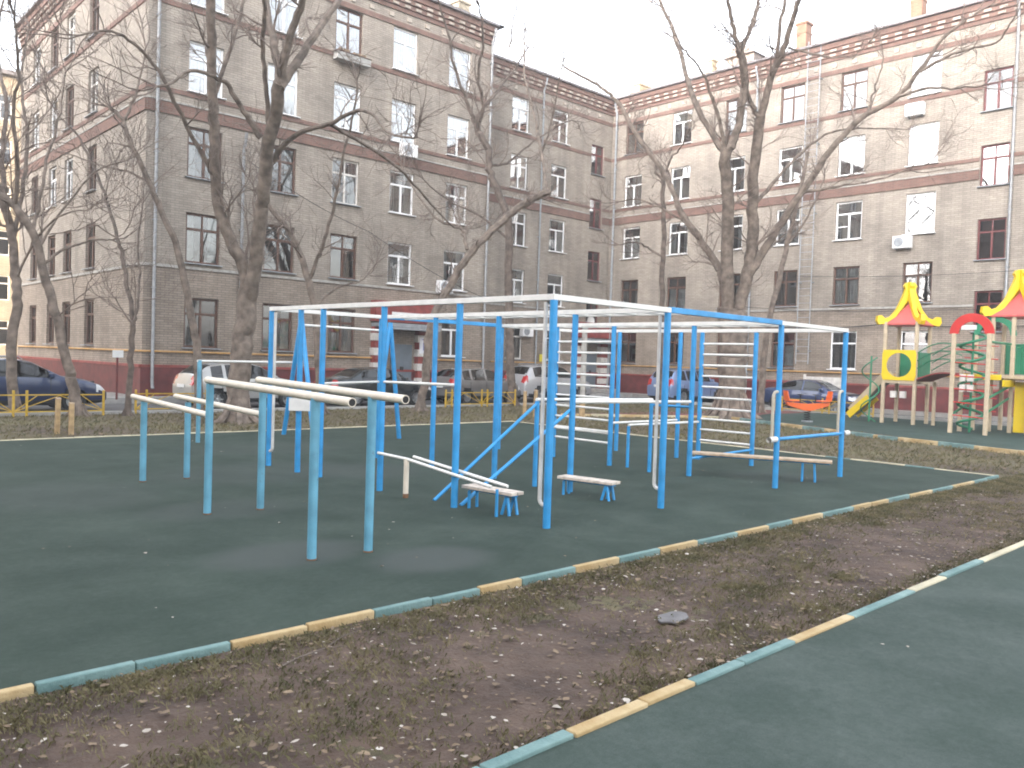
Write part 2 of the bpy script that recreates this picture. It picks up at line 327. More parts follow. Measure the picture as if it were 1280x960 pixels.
# ------------------------------------------------------------------ ground
def sheet(name, pts, z, mt, kind='structure'):
    mb = MB().poly([(x, y, z) for x, y in pts]); o = mb.build(name, mt); return tag(o, kind=kind)
def line_y(p, q, x): return p[1]+(q[1]-p[1])*(x-p[0])/(q[0]-p[0])
K1a, K1b = (-9.0, -1.00), (9.36, -1.53)     # kerb between gym pad and soil strip
K2a, K2b = (-9.0, -3.04), (16.0, -3.66)     # kerb between soil strip and path
g = MB(); g.poly([(-400, -400, -.26), (500, -400, -.26), (500, 500, -.26), (-400, 500, -.26)]); tag(g.build('ground', 'lawn'), kind='structure')
sheet('lawn', [(-60, -60), (26.1, -60), (26.0, 16.70), (-60, 17.0)], -.05, 'lawn')
sheet('rubber_pad', [(-9, K1a[1]), K1b, (9.92, 10.42), (-9, 10.78)], 0.0, 'rubber_pad')
sheet('rubber_path', [(-14, -16), (16, -16), (16, K2b[1]), (-9, K2a[1]), (-14, -2.9)], -0.004, 'rubber_path')
sheet('driveway', [(-60, 17.05), (26.0, 16.75), (26.2, -40), (32.2, -40), (32.4, 23.2), (-60, 23.4)], -0.2, 'asphalt')
pv = MB().prism([(3.6, 23.55, -.3), (32.35, 23.3, -.3), (32.35, -40, -.3), (34.6, -40, -.3), (34.6, 27.5, -.3), (3.6, 27.5, -.3)], (0, 0, .27)); tag(pv.build('pavement', 'paving'), kind='structure')
PL = [(14.05, -2.5), (15.75, 3.0), (18.3, 8.6), (22.5, 9.6), (25.7, 9.2), (25.7, -12), (12, -12)]
sheet('playground_pad', PL, -0.020, 'rubber_play')
sheet('playground_border', [(14.10, -2.4), (15.80, 3.05), (18.35, 8.55), (18.95, 8.35), (16.45, 2.75), (14.8, -2.6)], -0.014, 'red_path')
sheet('garden_path', [(18.3, 9.0), (25.9, 9.7), (25.9, 11.2), (14.2, 12.6), (13.6, 12.0)], -0.036, 'red_path')
# soil strip with real lumps
def soil_strip():
    nx, ny = 1150, 124; x0, x1 = -9.0, 14.0
    rng = np.random.default_rng(3)
    def vn(sx, sy):
        g_ = rng.random((sy+2, sx+2)); xs = np.linspace(0, sx, nx); ys = np.linspace(0, sy, ny)
        xi = xs.astype(int); yi = ys.astype(int); fx = xs-xi; fy = (ys-yi)[:, None]; fx = fx*fx*(3-2*fx); fy = fy*fy*(3-2*fy)
        a = g_[np.ix_(yi, xi)]; b = g_[np.ix_(yi, xi+1)]; c = g_[np.ix_(yi+1, xi)]; d = g_[np.ix_(yi+1, xi+1)]
        return (a*(1-fx)+b*fx)*(1-fy)+(c*(1-fx)+d*fx)*fy
    z = (vn(24, 3)-.5)*.05+(vn(110, 10)-.5)*.030+(vn(300, 30)-.5)*.020+(vn(900, 90)-.5)*.016
    v = []; f = []
    for j in range(ny):
        t = j/(ny-1)
        for i in range(nx):
            x = x0+(x1-x0)*i/(nx-1); ya = line_y(K2a, K2b, x)+.04; yb = line_y(K1a, K1b, x)-.04
            v.append((x, ya+(yb-ya)*t, -.034+z[j, i]*.65*min(1, .25+4*t*(1-t))))
    for j in range(ny-1):
        for i in range(nx-1): a = j*nx+i; f.append((a, a+1, a+nx+1, a+nx))
    me = bpy.data.meshes.new('soil_strip'); me.from_pydata(v, [], f); me.materials.append(M['soil']); me.shade_smooth()
    o = bpy.data.objects.new('soil_strip', me); col.objects.link(o); tag(o, kind='structure')
soil_strip()

def kerb(label, pts, segs, w=.048, top=.014, h=.17):
    """pts: start, end; segs: (length, material)"""
    p, q = Vector((*pts[0], 0)), Vector((*pts[1], 0)); d = (q-p).normalized(); rz = math.atan2(d.y, d.x)
    root = thing('kerb', label, 'kerb', (p.x, p.y, 0), rz)
    s = 0; L = (q-p).length; i = 0; cache = {}
    while s < L-.02:
        ln, mt = segs[i] if i < len(segs) else segs[-2+(i % 2)]
        i += 1; ln = min(ln, L-s); key = (round(ln, 3), mt)
        if key not in cache:
            cache[key] = MB().box((0, 0, 0), (ln-.008, w, h)).mesh('kerb_block', mt, bevel=.008)
        dz = random.uniform(-.006, .006)
        inst('kerb_block', cache[key], root, T(s+ln/2, random.uniform(-.005, .005), top-h/2+dz, R(random.uniform(-.25, .25))))
        s += ln
    return root
Y_, T_, P_ = 'kerb_yellow', 'kerb_teal', 'kerb_pale'
bn = [-9, -8, -7.4, -6.9, -5.87, -5.3, -4.87, -4.4, -3.88, -3.4, -2.92, -2.45, -2.02, -1.6, -1.0, -.45, .12, .7, 1.4, 2.0, 2.5, 3.2, 4.0, 4.5, 5.0, 5.7, 6.5, 7.3, 8.2, 8.8, 9.36]
cl = [T_, Y_, T_, T_, Y_, Y_, T_, T_, Y_, Y_, T_, T_, Y_, T_, Y_, T_, Y_, T_, Y_, T_, Y_, T_, Y_, Y_, T_, Y_, T_, Y_, T_, T_]
kerb('teal and yellow kerb along the soil strip side of the dark green pad', (K1a, K1b), [(bn[i+1]-bn[i], cl[i]) for i in range(len(cl))])
bn = [-9, -8.2, -7.4, -6.6, -5.8, -5.0, -4.3, -3.8, -3.29, -2.76, -2.35, -1.88, -1.31, -.5, .54, 1.2, 2.1, 3.3, 4.3, 5.3, 6.5]
cl = [T_, T_, Y_, Y_, T_, T_, T_, T_, Y_, Y_, T_, T_, Y_, T_, P_, T_, P_, P_, T_, Y_]
kerb('teal and sand kerb between the soil strip and the paler green path', (K2a, K2b), [(bn[i+1]-bn[i], cl[i]) for i in range(len(cl))]+[(1, T_), (1, Y_)], w=.068)
kerb('pale kerb on the side of the gym pad facing the playground', (K1b, (9.92, 10.42)), [(1.0, P_), (.5, T_), (1.0, P_), (.5, T_), (1.0, P_)]+[(1.0, P_)]*8, w=.07)
kerb('pale kerb along the tree lawn side of the gym pad', ((9.92, 10.42), (-9, 10.78)), [(1.0, P_), (1.0, P_)], w=.07)
kerb('green and orange kerb edging the playground surface', ((14.0, -2.55), (15.75, 3.02)), [(1.0, T_), (1.1, Y_), (1.0, Y_), (.9, T_), (1.1, Y_), (.6, T_)], w=.09, top=.05)
kerb('green and orange kerb running from the playground to the garden path', ((15.75, 3.02), (18.3, 8.62)), [(.8, T_), (1.0, Y_), (.9, T_), (1.0, Y_), (1.0, T_)], w=.09, top=.05)
kerb('grey concrete kerb between the tree lawn and the parked cars', ((-30, 16.98), (26, 16.68)), [(2.0, 'kerb_grey'), (2.0, 'kerb_grey')], w=.15, top=.03, h=.35)
kerb('grey concrete kerb between the playground and the dark blue saloon', ((26.1, 16.6), (26.2, -20)), [(2.0, 'kerb_grey'), (2.0, 'kerb_grey')], w=.15, top=.07, h=.35)
kerb('grey concrete kerb at the foot of the brick wing beside the road', ((3.6, 23.44), (32.25, 23.19)), [(2.0, 'kerb_grey'), (2.0, 'kerb_grey')], w=.15, top=.0, h=.3)
kerb('sand coloured kerb beside the garden path near the wall bars', ((13.6, 11.95), (18.3, 8.95)), [(1.0, Y_), (1.0, P_)], w=.08, top=.04)

# ------------------------------------------------------------------ apartment building
BORG = Vector((5.4502, 24.6456, 0)); BROT = R(-1.93)
bld = thing('apartment_building', 'five storey pale brick apartment house with red brick bands and dark red base', 'building', BORG, BROT)
HB, ZB = 17.55, 4.62
FL = [1.75, 4.86, 7.98, 11.08, 14.2]; WH = 1.84
def uvs(v): return (v.x, v.z)
def wall(parent, frame, L, z0, z1, ops, mt, depth=.2, s0=0.0):
    xs = sorted({s0, L, *[o[0] for o in ops], *[o[1] for o in ops]}); zs = sorted({z0, z1, *[max(z0, min(z1, o[2])) for o in ops], *[max(z0, min(z1, o[3])) for o in ops]})
    mb = MB()
    for i in range(len(xs)-1):
        for j in range(len(zs)-1):
            cx, cz = (xs[i]+xs[i+1])/2, (zs[j]+zs[j+1])/2
            if any(o[0] < cx < o[1] and o[2] < cz < o[3] for o in ops): continue
            mb.poly([(xs[i], 0, zs[j]), (xs[i+1], 0, zs[j]), (xs[i+1], 0, zs[j+1]), (xs[i], 0, zs[j+1])])
    for a, b, c, d in ops:
        c2, d2 = max(c, z0), min(d, z1)
        if d2 <= c2: continue
        mb.poly([(a, 0, c2), (a, 0, d2), (a, depth, d2), (a, depth, c2)]); mb.poly([(b, 0, c2), (b, depth, c2), (b, depth, d2), (b, 0, d2)])
        if c >= z0: mb.poly([(a, 0, c), (a, depth, c), (b, depth, c), (b, 0, c)])
        if d <= z1: mb.poly([(a, 0, d), (b, 0, d), (b, depth, d), (a, depth, d)])
    me = bpy.data.meshes.new('wall'); me.from_pydata([tuple(v) for v in mb.v], [], mb.f); me.materials.append(M[mt])
    u = me.uv_layers.new(name='UVMap')
    for lp in me.loops:
        co = me.vertices[lp.vertex_index].co; u.data[lp.index].uv = (co.x+co.y, co.z)
    return inst('wall', me, parent, frame)
def band(parent, frame, name, L, z0, z1, p, mt, ops=(), s0=0.0):
    iv = [(s0, L)]
    for a, b, c, d in ops:
        if c < z1 and d > z0:
            nv = []
            for x, y in iv:
                if b <= x or a >= y: nv.append((x, y)); continue
                if a-.02 > x: nv.append((x, a-.02))
                if b+.02 < y: nv.append((b+.02, y))
            iv = nv
    for x, y in iv:
        mb = MB().box(((x+y)/2, -p/2, (z0+z1)/2), (y-x, p, z1-z0))
        me = mb.mesh(name, mt, uvf=lambda v: (v.x, v.z)); inst(name, me, parent, frame)
WC = {}
def wmesh(kind, w, h):
    key = (kind, round(w, 2), round(h, 2))
    if key in WC: return WC[key]
    fm = {'white': 'white_pvc', 'old': 'old_white', 'brown': 'brown_wood', 'stair': 'dark_red_wood', 'white1': 'white_pvc'}[kind]
    y = .13; d = .07; t = .075 if kind != 'brown' else .085
    mb = MB(); zt = h*.68
    mb.box((-w/2+t/2, y, h/2), (t, d, h-.004)); mb.box((w/2-t/2, y, h/2), (t, d, h-.004))
    mb.box((0, y, t/2), (w-2*t, d-.004, t)); mb.box((0, y, h-t/2), (w-2*t, d-.004, t))
    mb.box((0, y-.004, zt), (w-2*t, d, t*1.1))
    mb.box((0, y-.006, (t+zt-t*.55)/2+t*.0), (t*1.15, d, zt-t*1.55))
    if kind in ('brown', 'stair', 'old'): mb.box((0, y-.002, (zt+h-t*.5)/2), (t*.7, d*.8, h-zt-t*1.5))
    if kind == 'white1': mb.box((-w/4, y-.002, zt*.52), (w/2-t*1.6, d*.6, t*.6))
    fr = mb.mesh('window', fm, bevel=.006)
    ps = []
    for (x0, x1, z0, z1) in ((-w/2+t, -t*.55, t, zt-t*.5), (t*.55, w/2-t, t, zt-t*.5), (-w/2+t, w/2-t, zt+t*.5, h-t)):
        p = MB(); hw, hh = (x1-x0)/2+.005, (z1-z0)/2+.005
        p.poly([(-hw, 0, -hh), (hw, 0, -hh), (hw, 0, hh), (-hw, 0, hh)])
        ps.append((p, ((x0+x1)/2, y, (z0+z1)/2)))
    panes = {g_: [(p.mesh('pane', g_), c) for p, c in ps] for g_ in ('window_glass', 'window_glass_bright')}
    si = MB().box((0, -.015, -.02), (w+.14, .25, .035)).mesh('sill', 'white_pvc' if kind.startswith('white') else 'grey_metal', bevel=.005)
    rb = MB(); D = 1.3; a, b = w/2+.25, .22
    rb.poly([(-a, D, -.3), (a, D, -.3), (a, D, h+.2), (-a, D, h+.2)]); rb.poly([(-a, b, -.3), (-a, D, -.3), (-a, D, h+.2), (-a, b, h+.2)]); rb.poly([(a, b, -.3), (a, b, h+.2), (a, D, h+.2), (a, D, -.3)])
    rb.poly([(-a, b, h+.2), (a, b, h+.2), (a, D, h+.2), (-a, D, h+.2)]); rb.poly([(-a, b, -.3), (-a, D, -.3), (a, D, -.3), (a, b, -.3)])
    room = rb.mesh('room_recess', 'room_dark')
    WC[key] = (fr, panes, si, room); return WC[key]
CC = {}
def curtain_mesh(w, h, part, mt):
    key = (round(w, 2), round(h, 2), part, mt)
    if key in CC: return CC[key]
    mb = MB(); rngs = {'full': [(-w/2, w/2)], 'sides': [(-w/2, -w/5), (w/5, w/2)], 'left': [(-w/2, 0)], 'low': [(-w/2, w/2)]}[part]
    z1 = h*.62 if part == 'low' else h
    for a, b in rngs:
        n = max(8, int((b-a)/.045)); base = len(mb.v)
        for i in range(n+1):
            x = a+(b-a)*i/n; y = .25+.018*math.sin(i*1.9)+.012*math.sin(i*.7); mb.v += [Vector((x, y, 0.02)), Vector((x, y, z1))]
        for i in range(n): k = base+2*i; mb.f.append([k, k+2, k+3, k+1])
    CC[key] = mb.mesh('curtain', mt, smooth=True); return CC[key]
def window(parent, frame, s, z, w, h, kind, bright=False, curtain=None, sill=True):
    fr, panes, si, room = wmesh(kind, w, h)
    mloc = frame @ T(s, 0, z)
    o = inst('window', fr, parent, mloc); I = Matrix.Identity(4)
    for me, c in panes['window_glass_bright' if bright else 'window_glass']:
        inst('pane', me, o, Matrix.Translation(c) @ Matrix.Rotation(R(random.uniform(-.5, .5)), 4, 'Z') @ Matrix.Rotation(R(random.uniform(-.4, .6)), 4, 'X'))
    if sill: inst('sill', si, o, I)
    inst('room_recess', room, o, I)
    if curtain: inst('curtain', curtain_mesh(w, h, *curtain), o, I)
    return o
def rand_curtain():
    r = random.random()
    if r < .25: return None
    return (random.choice(['full', 'sides', 'sides', 'left', 'low']), random.choice(['tulle', 'tulle', 'curtain']))
def section(org, rz, L, cols, stairs=(), s0=0.0, trim=0.0, skip=(), kinds=None, ww=1.3, stairz=(3.55, 6.62, 9.76, 12.95), extra=()):
    F = T(org[0], org[1], 0, rz); ops = []; wl = []
    for ci, c in enumerate(cols):
        for fi, z in enumerate(FL):
            if (ci, fi) in skip: continue
            ops.append((c-ww/2, c+ww/2, z, z+WH)); wl.append((ci, fi, c, z))
    sops = []
    for c in stairs:
        for z in stairz: sops.append((c-.56, c+.56, z, z+1.75))
    allo = ops+sops+list(extra)
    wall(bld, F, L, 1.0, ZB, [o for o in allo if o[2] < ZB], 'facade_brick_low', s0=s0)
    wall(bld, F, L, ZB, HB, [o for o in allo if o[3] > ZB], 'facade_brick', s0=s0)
    e = L-trim
    band(bld, F, 'plinth', e, -.1, 1.0, .07, 'plinth_red', extra, s0-.07 if s0 == 0 and rz == 0 else s0)
    band(bld, F, 'plinth_ledge', e, 1.004, 1.10, .11, 'trim_red', extra, s0)
    band(bld, F, 'belt_course', e, 4.62, 4.72, .05, 'concrete', allo, s0)
    band(bld, F, 'brick_band', e, 10.08, 10.50, .06, 'red_brick', allo, s0)
    band(bld, F, 'brick_band_cap', e, 10.504, 10.56, .09, 'concrete', allo, s0)
    band(bld, F, 'brick_band', e, 10.86, 11.02, .04, 'red_brick', allo, s0)
    band(bld, F, 'brick_band', e, 13.94, 14.12, .04, 'red_brick', allo, s0)
    band(bld, F, 'brick_band', e, 16.06, 16.28, .04, 'red_brick', sops, s0)
    band(bld, F, 'cornice', e, 16.72, 16.90, .06, 'red_brick', (), s0)
    band(bld, F, 'cornice', e, 16.904, 17.10, .12, 'red_brick', (), s0)
    band(bld, F, 'cornice', e, 17.104, 17.30, .19, 'red_brick', (), s0)
    band(bld, F, 'cornice', e, 17.304, 17.56, .26, 'red_brick', (), s0)
    band(bld, F, 'eave', e, 17.564, 17.66, .42, 'roof_metal', (), s0)
    for zz, hh, pr, st, wd in ((16.40, .18, .05, .98, .22), (16.93, .10, .17, .62, .30), (17.13, .10, .24, .62, .30)):
        mb = MB(); x = s0+.35
        while x < e-.3: mb.box((x+random.uniform(-.02, .02), -pr/2, zz+hh/2), (wd, pr, hh)); x += st*random.uniform(.97, 1.03)
        o = inst('dentil_course', mb.mesh('dentil_course', 'pale_trim', uvf=uvs), bld, F); o['kind'] = 'stuff'
    for ci, fi, c, z in wl:
        k = kinds(ci, fi) if kinds else random.choice(['white', 'white', 'white1', 'old', 'brown'])
        br = fi >= 3 and random.random() < .7 or (fi == 2 and random.random() < .3)
        if isinstance(k, tuple): k, br = k
        window(bld, F, c, z, ww, WH, k, br, ('full', 'curtain') if br and random.random() < .75 else rand_curtain())  # full white curtains put behind bright panes stand in for sky reflection
    for c in stairs:
        for z in stairz: window(bld, F, c, z, 1.12, 1.75, 'stair', random.random() < .4, None)
    return F
fk = [['brown', 'brown', 'brown', ('white1', True), ('white', True)], ['brown', 'brown', 'brown', ('white', True), ('white', True)], ['brown', 'brown', 'old', ('white', True), ('brown', True)],
      ['white', 'white', 'white', ('white', True), ('white', True)], ['white', 'white', 'white', ('white1', True), ('white', True)]]
DOOR1 = (10.72, 11.92, 0.0, 2.35); DOOR2 = (10.5, 11.7, 0.0, 2.35)
FF = section((0, 0), 0, 16.07, [2.11, 5.17, 8.1, 10.97, 14.07], skip=((3, 0),), kinds=lambda c, f: fk[c][f], extra=())
FR = section((16.07, 3.0), 0, 12.45, [1.6, 4.75, 7.9], stairs=(11.15,), s0=.0, trim=.12, kinds=lambda c, f: [['white', 'white', 'white', 'white', 'white'], ['old', 'white', 'white', 'white', 'white1'], ['white', 'white', 'white', 'white', 'white']][c][f])
rk = [['brown', 'brown', 'white', 'white', 'brown'], ['brown', 'brown', 'white', 'white', ('white', True)], ['brown', 'brown', 'white', 'white', ('brown', True)], ['brown', 'brown', 'white1', 'white', ('brown', True)],
      ['white', 'brown', 'white1', ('white', True), ('brown', True)], ['white', 'brown', ('white1', True), ('white', True), ('white', True)]]
FG = section((28.52, 3.0), R(-90), 36, [1.72, 5.12, 8.6, 11.85, 15.02, 18.33, 24.4, 27.6, 30.8], stairs=(21.3,), s0=.0, kinds=lambda c, f: rk[c][f] if c < 6 else 'white')
FS = section((0, 17.9), R(-90), 17.9, [2.9, 6.0, 8.5, 11.75], ww=1.24, kinds=lambda c, f: ['brown', 'old', 'brown', 'white', 'white'][(c+f) % 5] if f > 1 else 'brown')
# walls the courtyard does not see, roofs, chimneys
mb = MB(); mb.poly([(16.07, 0, -.1), (16.07, 3, -.1), (16.07, 3, HB), (16.07, 0, HB)])
mb.poly([(0, 17.9, -.1), (16, 17.9, -.1), (16, 17.9, HB), (0, 17.9, HB)]); mb.poly([(16, 17.9, -.1), (42.5, 17.9, -.1), (42.5, 17.9, HB), (16, 17.9, HB)]); mb.poly([(42.5, 17.9, -.1), (42.5, -33, -.1), (42.5, -33, HB), (42.5, 17.9, HB)]); mb.poly([(28.52, -33, -.1), (42.5, -33, -.1), (42.5, -33, HB), (28.52, -33, HB)])
mb.build('rear_wall', 'facade_brick', bld, keep=False, uvf=lambda v: (v.x+v.y, v.z))
mb = MB(); e = .42; z = 17.668
mb.poly([(-e, -e, z), (16.07+e, -e, z), (16.07+e, 9, z+2.6), (8, 9, z+2.6)]); mb.poly([(-e, -e, z), (8, 9, z+2.6), (-e, 17.9, z)]); mb.poly([(8, 9, z+2.6), (16.07+e, 9, z+2.6), (16.07+e, 17.9, z), (-e, 17.9, z)])
mb.poly([(16.07, 3-e, z), (28.52-e, 3-e, z), (35, 10.5, z+2.3), (16.07, 10.5, z+2.3)]); mb.poly([(16.07, 10.5, z+2.3), (35, 10.5, z+2.3), (42.5, 17.9, z), (16.07, 17.9, z)])
mb.poly([(28.52-e, 3-e, z), (28.52-e, -33, z), (35, -33, z+2.3), (35, 10.5, z+2.3)]); mb.poly([(35, 10.5, z+2.3), (35, -33, z+2.3), (42.5, -33, z), (42.5, 17.9, z)])
mb.poly([(16.49, -e, z), (16.49, 9, z+2.6), (16.49, 9, z)])
roof = mb.build('roof', 'roof_metal', bld, keep=False)
def chimney(x, y, z0, w, d, h):
    mb = MB().box((x, y, z0+h/2), (w, d, h)); mb.box((x, y, z0+h+.06), (w+.14, d+.14, .12)); mb.box((x, y, z0+h*.78), (w+.06, d+.06, .08))
    mb.build('chimney', 'red_brick' if h > 1.6 else 'far_brick', roof, keep=False, uvf=lambda v: (v.x+v.y, v.z))
chimney(15.4, 1.8, 17.7, .7, .6, 1.3); chimney(19.0, 4.6, 17.8, .6, .6, 1.3); chimney(30.2, 2.3, 17.7, 1.2, .7, 1.0); chimney(30.4, -2.6, 17.8, .5, .5, 1.35)
chimney(30.4, -8.3, 17.7, .6, .55, 2.0); chimney(30.4, -14.1, 17.7, .55, .55, 2.0)
mb = MB().box((30.6, -4.9, 18.2), (1.6, 1.7, 1.2)); mb.prism([(29.6, -5.9, 18.8), (29.6, -3.9, 18.8), (29.6, -4.9, 19.5)], (2.2, 0, 0)); mb.build('roof_hatch', 'roof_metal', roof, keep=False)
# downpipes, gas pipe, fire ladder, cables fixed to the wall
def pipe(F, s, z0=.25, z1=17.1, mt='galvanised', r=.06):
    mb = MB(); mb.tube([(s, -.34, z1+.35), (s, -.30, z1+.1), (s, -.13, z1-.3), (s, -.13, z0+.25), (s, -.2, z0)], r, 10)
    zz = z0+1.2
    while zz < z1: mb.box((s, -.09, zz), (r*2.4, .18, .04)); zz += 2.4
    o = inst('downpipe', mb.mesh('downpipe', mt, smooth=True), bld, F); return o
pipe(FF, .32); pipe(FF, 15.9); pipe(FF, 3.55, .3, 9.6); pipe(FR, 6.35, mt='grey_metal', r=.05); pipe(FG, 1.9+.0-1.5, mt='grey_metal'); pipe(FG, 22.0); pipe(FG, 9.9, .2, 17.0, 'grey_metal', .05)
def gas(F, L, s0=0.0, trim=.2, z=1.58):
    mb = MB(); mb.tube([(s0, -.10, z), (L-trim, -.10, z)], .035, 8); x = s0+.6
    while x < L-trim: mb.box((x, -.05, z), (.04, .1, .05)); x += 2.1
    inst('gas_pipe', mb.mesh('gas_pipe', 'ochre_pipe', smooth=True), bld, F)
gas(FF, 9.7, -.1, 0); gas(FF, 16.0, 12.9, 0); gas(FR, 12.4, 3.0, 2.2); gas(FG, 34); gas(FS, 17.9, 0, .0)
mb = MB()
for s in (12.75, 13.4): mb.tube([(s, -.28, 1.95), (s, -.28, 17.9)], .028, 6)
z = 2.1
while z < 17.8: mb.tube([(12.75, -.28, z), (13.4, -.28, z)], .014, 5); z += .36
for z in (2.6, 6.0, 9.4, 12.8, 16.0):
    for s in (12.75, 13.4): mb.bar((s, 0, z), (s, -.28, z), .03, .05)
inst('fire_ladder', mb.mesh('fire_ladder', 'grey_metal', smooth=True), bld, FG)
def porch(F, s, stripes=True):
    base = F @ Matrix.Translation((s, 0, 0))
    dm = MB().box((0, -.05, 1.12), (1.12, .07, 2.2)); d = inst('door', dm.mesh('door', 'door_grey', bevel=.01), bld, base)
    inst('handle', MB().box((.0, -.11, 1.15), (.16, .05, .16)).mesh('handle', 'black', bevel=.01), d, Matrix.Identity(4))
    for sx in (-1.28, 1.06):
        w = .62
        for i in range(9):
            z0 = .1+i*.32; mt = 'old_white' if i % 2 else 'trim_red'
            inst('pilaster_block', MB().box((sx+(-.02 if i % 2 else 0), -.15, z0+.16), (w+(.05 if i % 2 else 0), .3+(.05 if i % 2 else 0), .316)).mesh('pilaster_block', mt, bevel=.008), bld, base)
    inst('canopy', MB().box((-.1, -.55, 3.02), (3.0, 1.1, .16)).box((-.1, -.9, 2.88), (2.9, .4, .10)).mesh('canopy', 'grey_metal', bevel=.01), bld, base)
    inst('canopy_fascia', MB().box((-.1, -.22, 3.62), (3.1, .44, .9)).mesh('canopy_fascia', 'trim_red', bevel=.01), bld, base)
    inst('door_step', MB().box((-.1, -.7, .03), (2.4, 1.4, .26)).mesh('door_step', 'concrete', bevel=.015), bld, base)
    return base
P1 = porch(FF, 11.15); P2 = porch(FR, 11.0)
def wall_thing(name, label, cat, F, s, z, mb_parts):
    w = bld.matrix_basis @ F @ Matrix.Translation((s, 0, z)); root = bpy.data.objects.new(name, None); root.matrix_basis = w; root.empty_display_size = .1; col.objects.link(root); tag(root, label, cat)
    for nm, mb, mt, bev in mb_parts: inst(nm, mb.mesh(nm, mt, bevel=bev), root, Matrix.Identity(4))
    return root
wall_thing('shop_sign', 'blank white sign board over the entrance between brown windows', 'sign', FF, 11.35, 3.32, [('panel', MB().box((0, -.475, .14), (2.1, .05, .30)), 'plate_white', .008), ('bracket', MB().box((-.8, -.455, .14), (.06, .03, .2)).box((.8, -.455, .14), (.06, .03, .2)), 'grey_metal', 0)])
nb = [('board', MB().box((0, -.335, 0), (.56, .02, .72)), 'notice', .004), ('print', MB().box((.06, -.348, .1), (.3, .004, .07)).box((-.05, -.348, -.06), (.08, .004, .32)).box((.08, -.348, -.03), (.2, .004, .06)).box((.02, -.348, .27), (.4, .004, .03)), 'notice_blue', 0)]
wall_thing('notice_board', 'white notice with violet blue print on the striped pillar beside the grey door', 'notice', FF, 12.21, 2.2, nb)
wall_thing('wall_sign', 'small yellow sign on the brick wall above the silver car', 'sign', FR, 6.9, 1.86, [('panel', MB().box((0, -.14, 0), (.5, .03, .42)), 'sign_yellow', .005), ('bracket', MB().box((0, -.06, 0), (.1, .12, .1)), 'grey_metal', 0)])
def ac(label, F, s, z):
    fan = MB().lathe([(.0, -.395), (.20, -.395), (.215, -.388), (.215, -.38)], 20, (-.12, 0, .0), 'y')
    return wall_thing('air_conditioner', label, 'air conditioner', F, s, z, [('casing', MB().box((0, -.22, 0), (.80, .30, .56)), 'white_pvc', .02), ('fan_grille', fan, 'grey_metal', 0), ('bracket', MB().box((-.3, -.15, -.30), (.04, .32, .04)).box((.3, -.15, -.30), (.04, .32, .04)), 'grey_metal', 0)])
ac('white air conditioner unit below a third floor window on the facade behind the playground', FG, 17.7, 7.62)
ac('white outdoor air conditioner unit just below the eaves floor on the facade behind the playground', FG, 18.0, 13.55)
ac('white outdoor air conditioner unit at the window above the porch with the white sign', FF, 13.35, 4.95)
ac('white outdoor air conditioner unit below a fourth floor window on the wing with the porch', FF, 11.1, 10.75)
ac('white outdoor air conditioner unit low on the wall beside the slim recessed windows', FR, 5.5, 3.3)
wall_thing('flower_box', 'dark balcony box with planting under a top floor window with brown frame', 'planter', FF, 8.1, 13.78, [('trough', MB().box((0, -.28, .12), (1.6, .34, .3)), 'kerb_grey', .01), ('rim', MB().box((0, -.28, .29), (1.66, .4, .03)), 'brown_wood', 0), ('dry_plants', MB().box((-.4, -.28, .38), (.5, .2, .16)).box((.3, -.28, .36), (.6, .22, .12)), 'leaf_brown', .03)])
def dish(label, F, s, z):
    return wall_thing('satellite_dish', label, 'satellite dish', F, s, z, [('reflector', MB().lathe([(0, -.30), (.15, -.315), (.28, -.36), (.33, -.40)], 20, (0, 0, 0), 'y'), 'plate_white', 0), ('mount', MB().box((0, -.15, -.02), (.05, .3, .05)), 'grey_metal', 0)])
dish('white satellite dish above the entrance in the recessed corner', FR, 10.6, 4.15)
def cable(label, pts, r=.012):
    P = []
    for i in range(len(pts)-1):
        a, b = Vector(pts[i]), Vector(pts[i+1])
        for k in range(12): t = k/12; p = a.lerp(b, t); p.z -= 4*t*(1-t)*.18; P.append(p)
    P.append(Vector(pts[-1])); tag(MB().tube(P, r, 5).build('cable', 'black', smooth=True), label, 'cable')
BW = bld.matrix_basis
def fw(F, s, y, z): return BW @ (F @ Vector((s, y, z)))
cable('black cable strung along the brick wall behind the playground, the lowest of three', [fw(FG, 10.2, -.12, 3.95), fw(FG, 17, -.2, 3.9), fw(FG, 26, -.15, 3.95)], .025)
cable('thin black cable sagging across the brick wall behind the playground', [fw(FG, 9, -.2, 4.95), fw(FG, 20, -.3, 4.5), fw(FG, 32, -.2, 4.7)], .014)
cable('thin cable higher up the wall behind the playground roofs', [fw(FG, 12, -.2, 6.4), fw(FG, 24, -.3, 6.1), fw(FG, 34, -.2, 6.3)], .012)
cable('overhead cable slanting across the wing with the porch', [fw(FF, 3.6, -.4, 8.9), fw(FF, 9, -.5, 6.9), fw(FF, 15.9, -.2, 4.6)], .014)
wall_thing('entrance_railing', 'white panel railing beside the wall behind the dark blue parked car', 'railing', FG, 14.6, 0, [('panel', MB().box((0, -1.0, .95), (1.9, .05, .8)), 'old_white', .005), ('post', MB().box((-.95, -1.0, .7), (.1, .1, 1.5)), 'old_white', .005), ('post', MB().box((.95, -1.0, .9), (.1, .1, 1.9)), 'old_white', .005)])

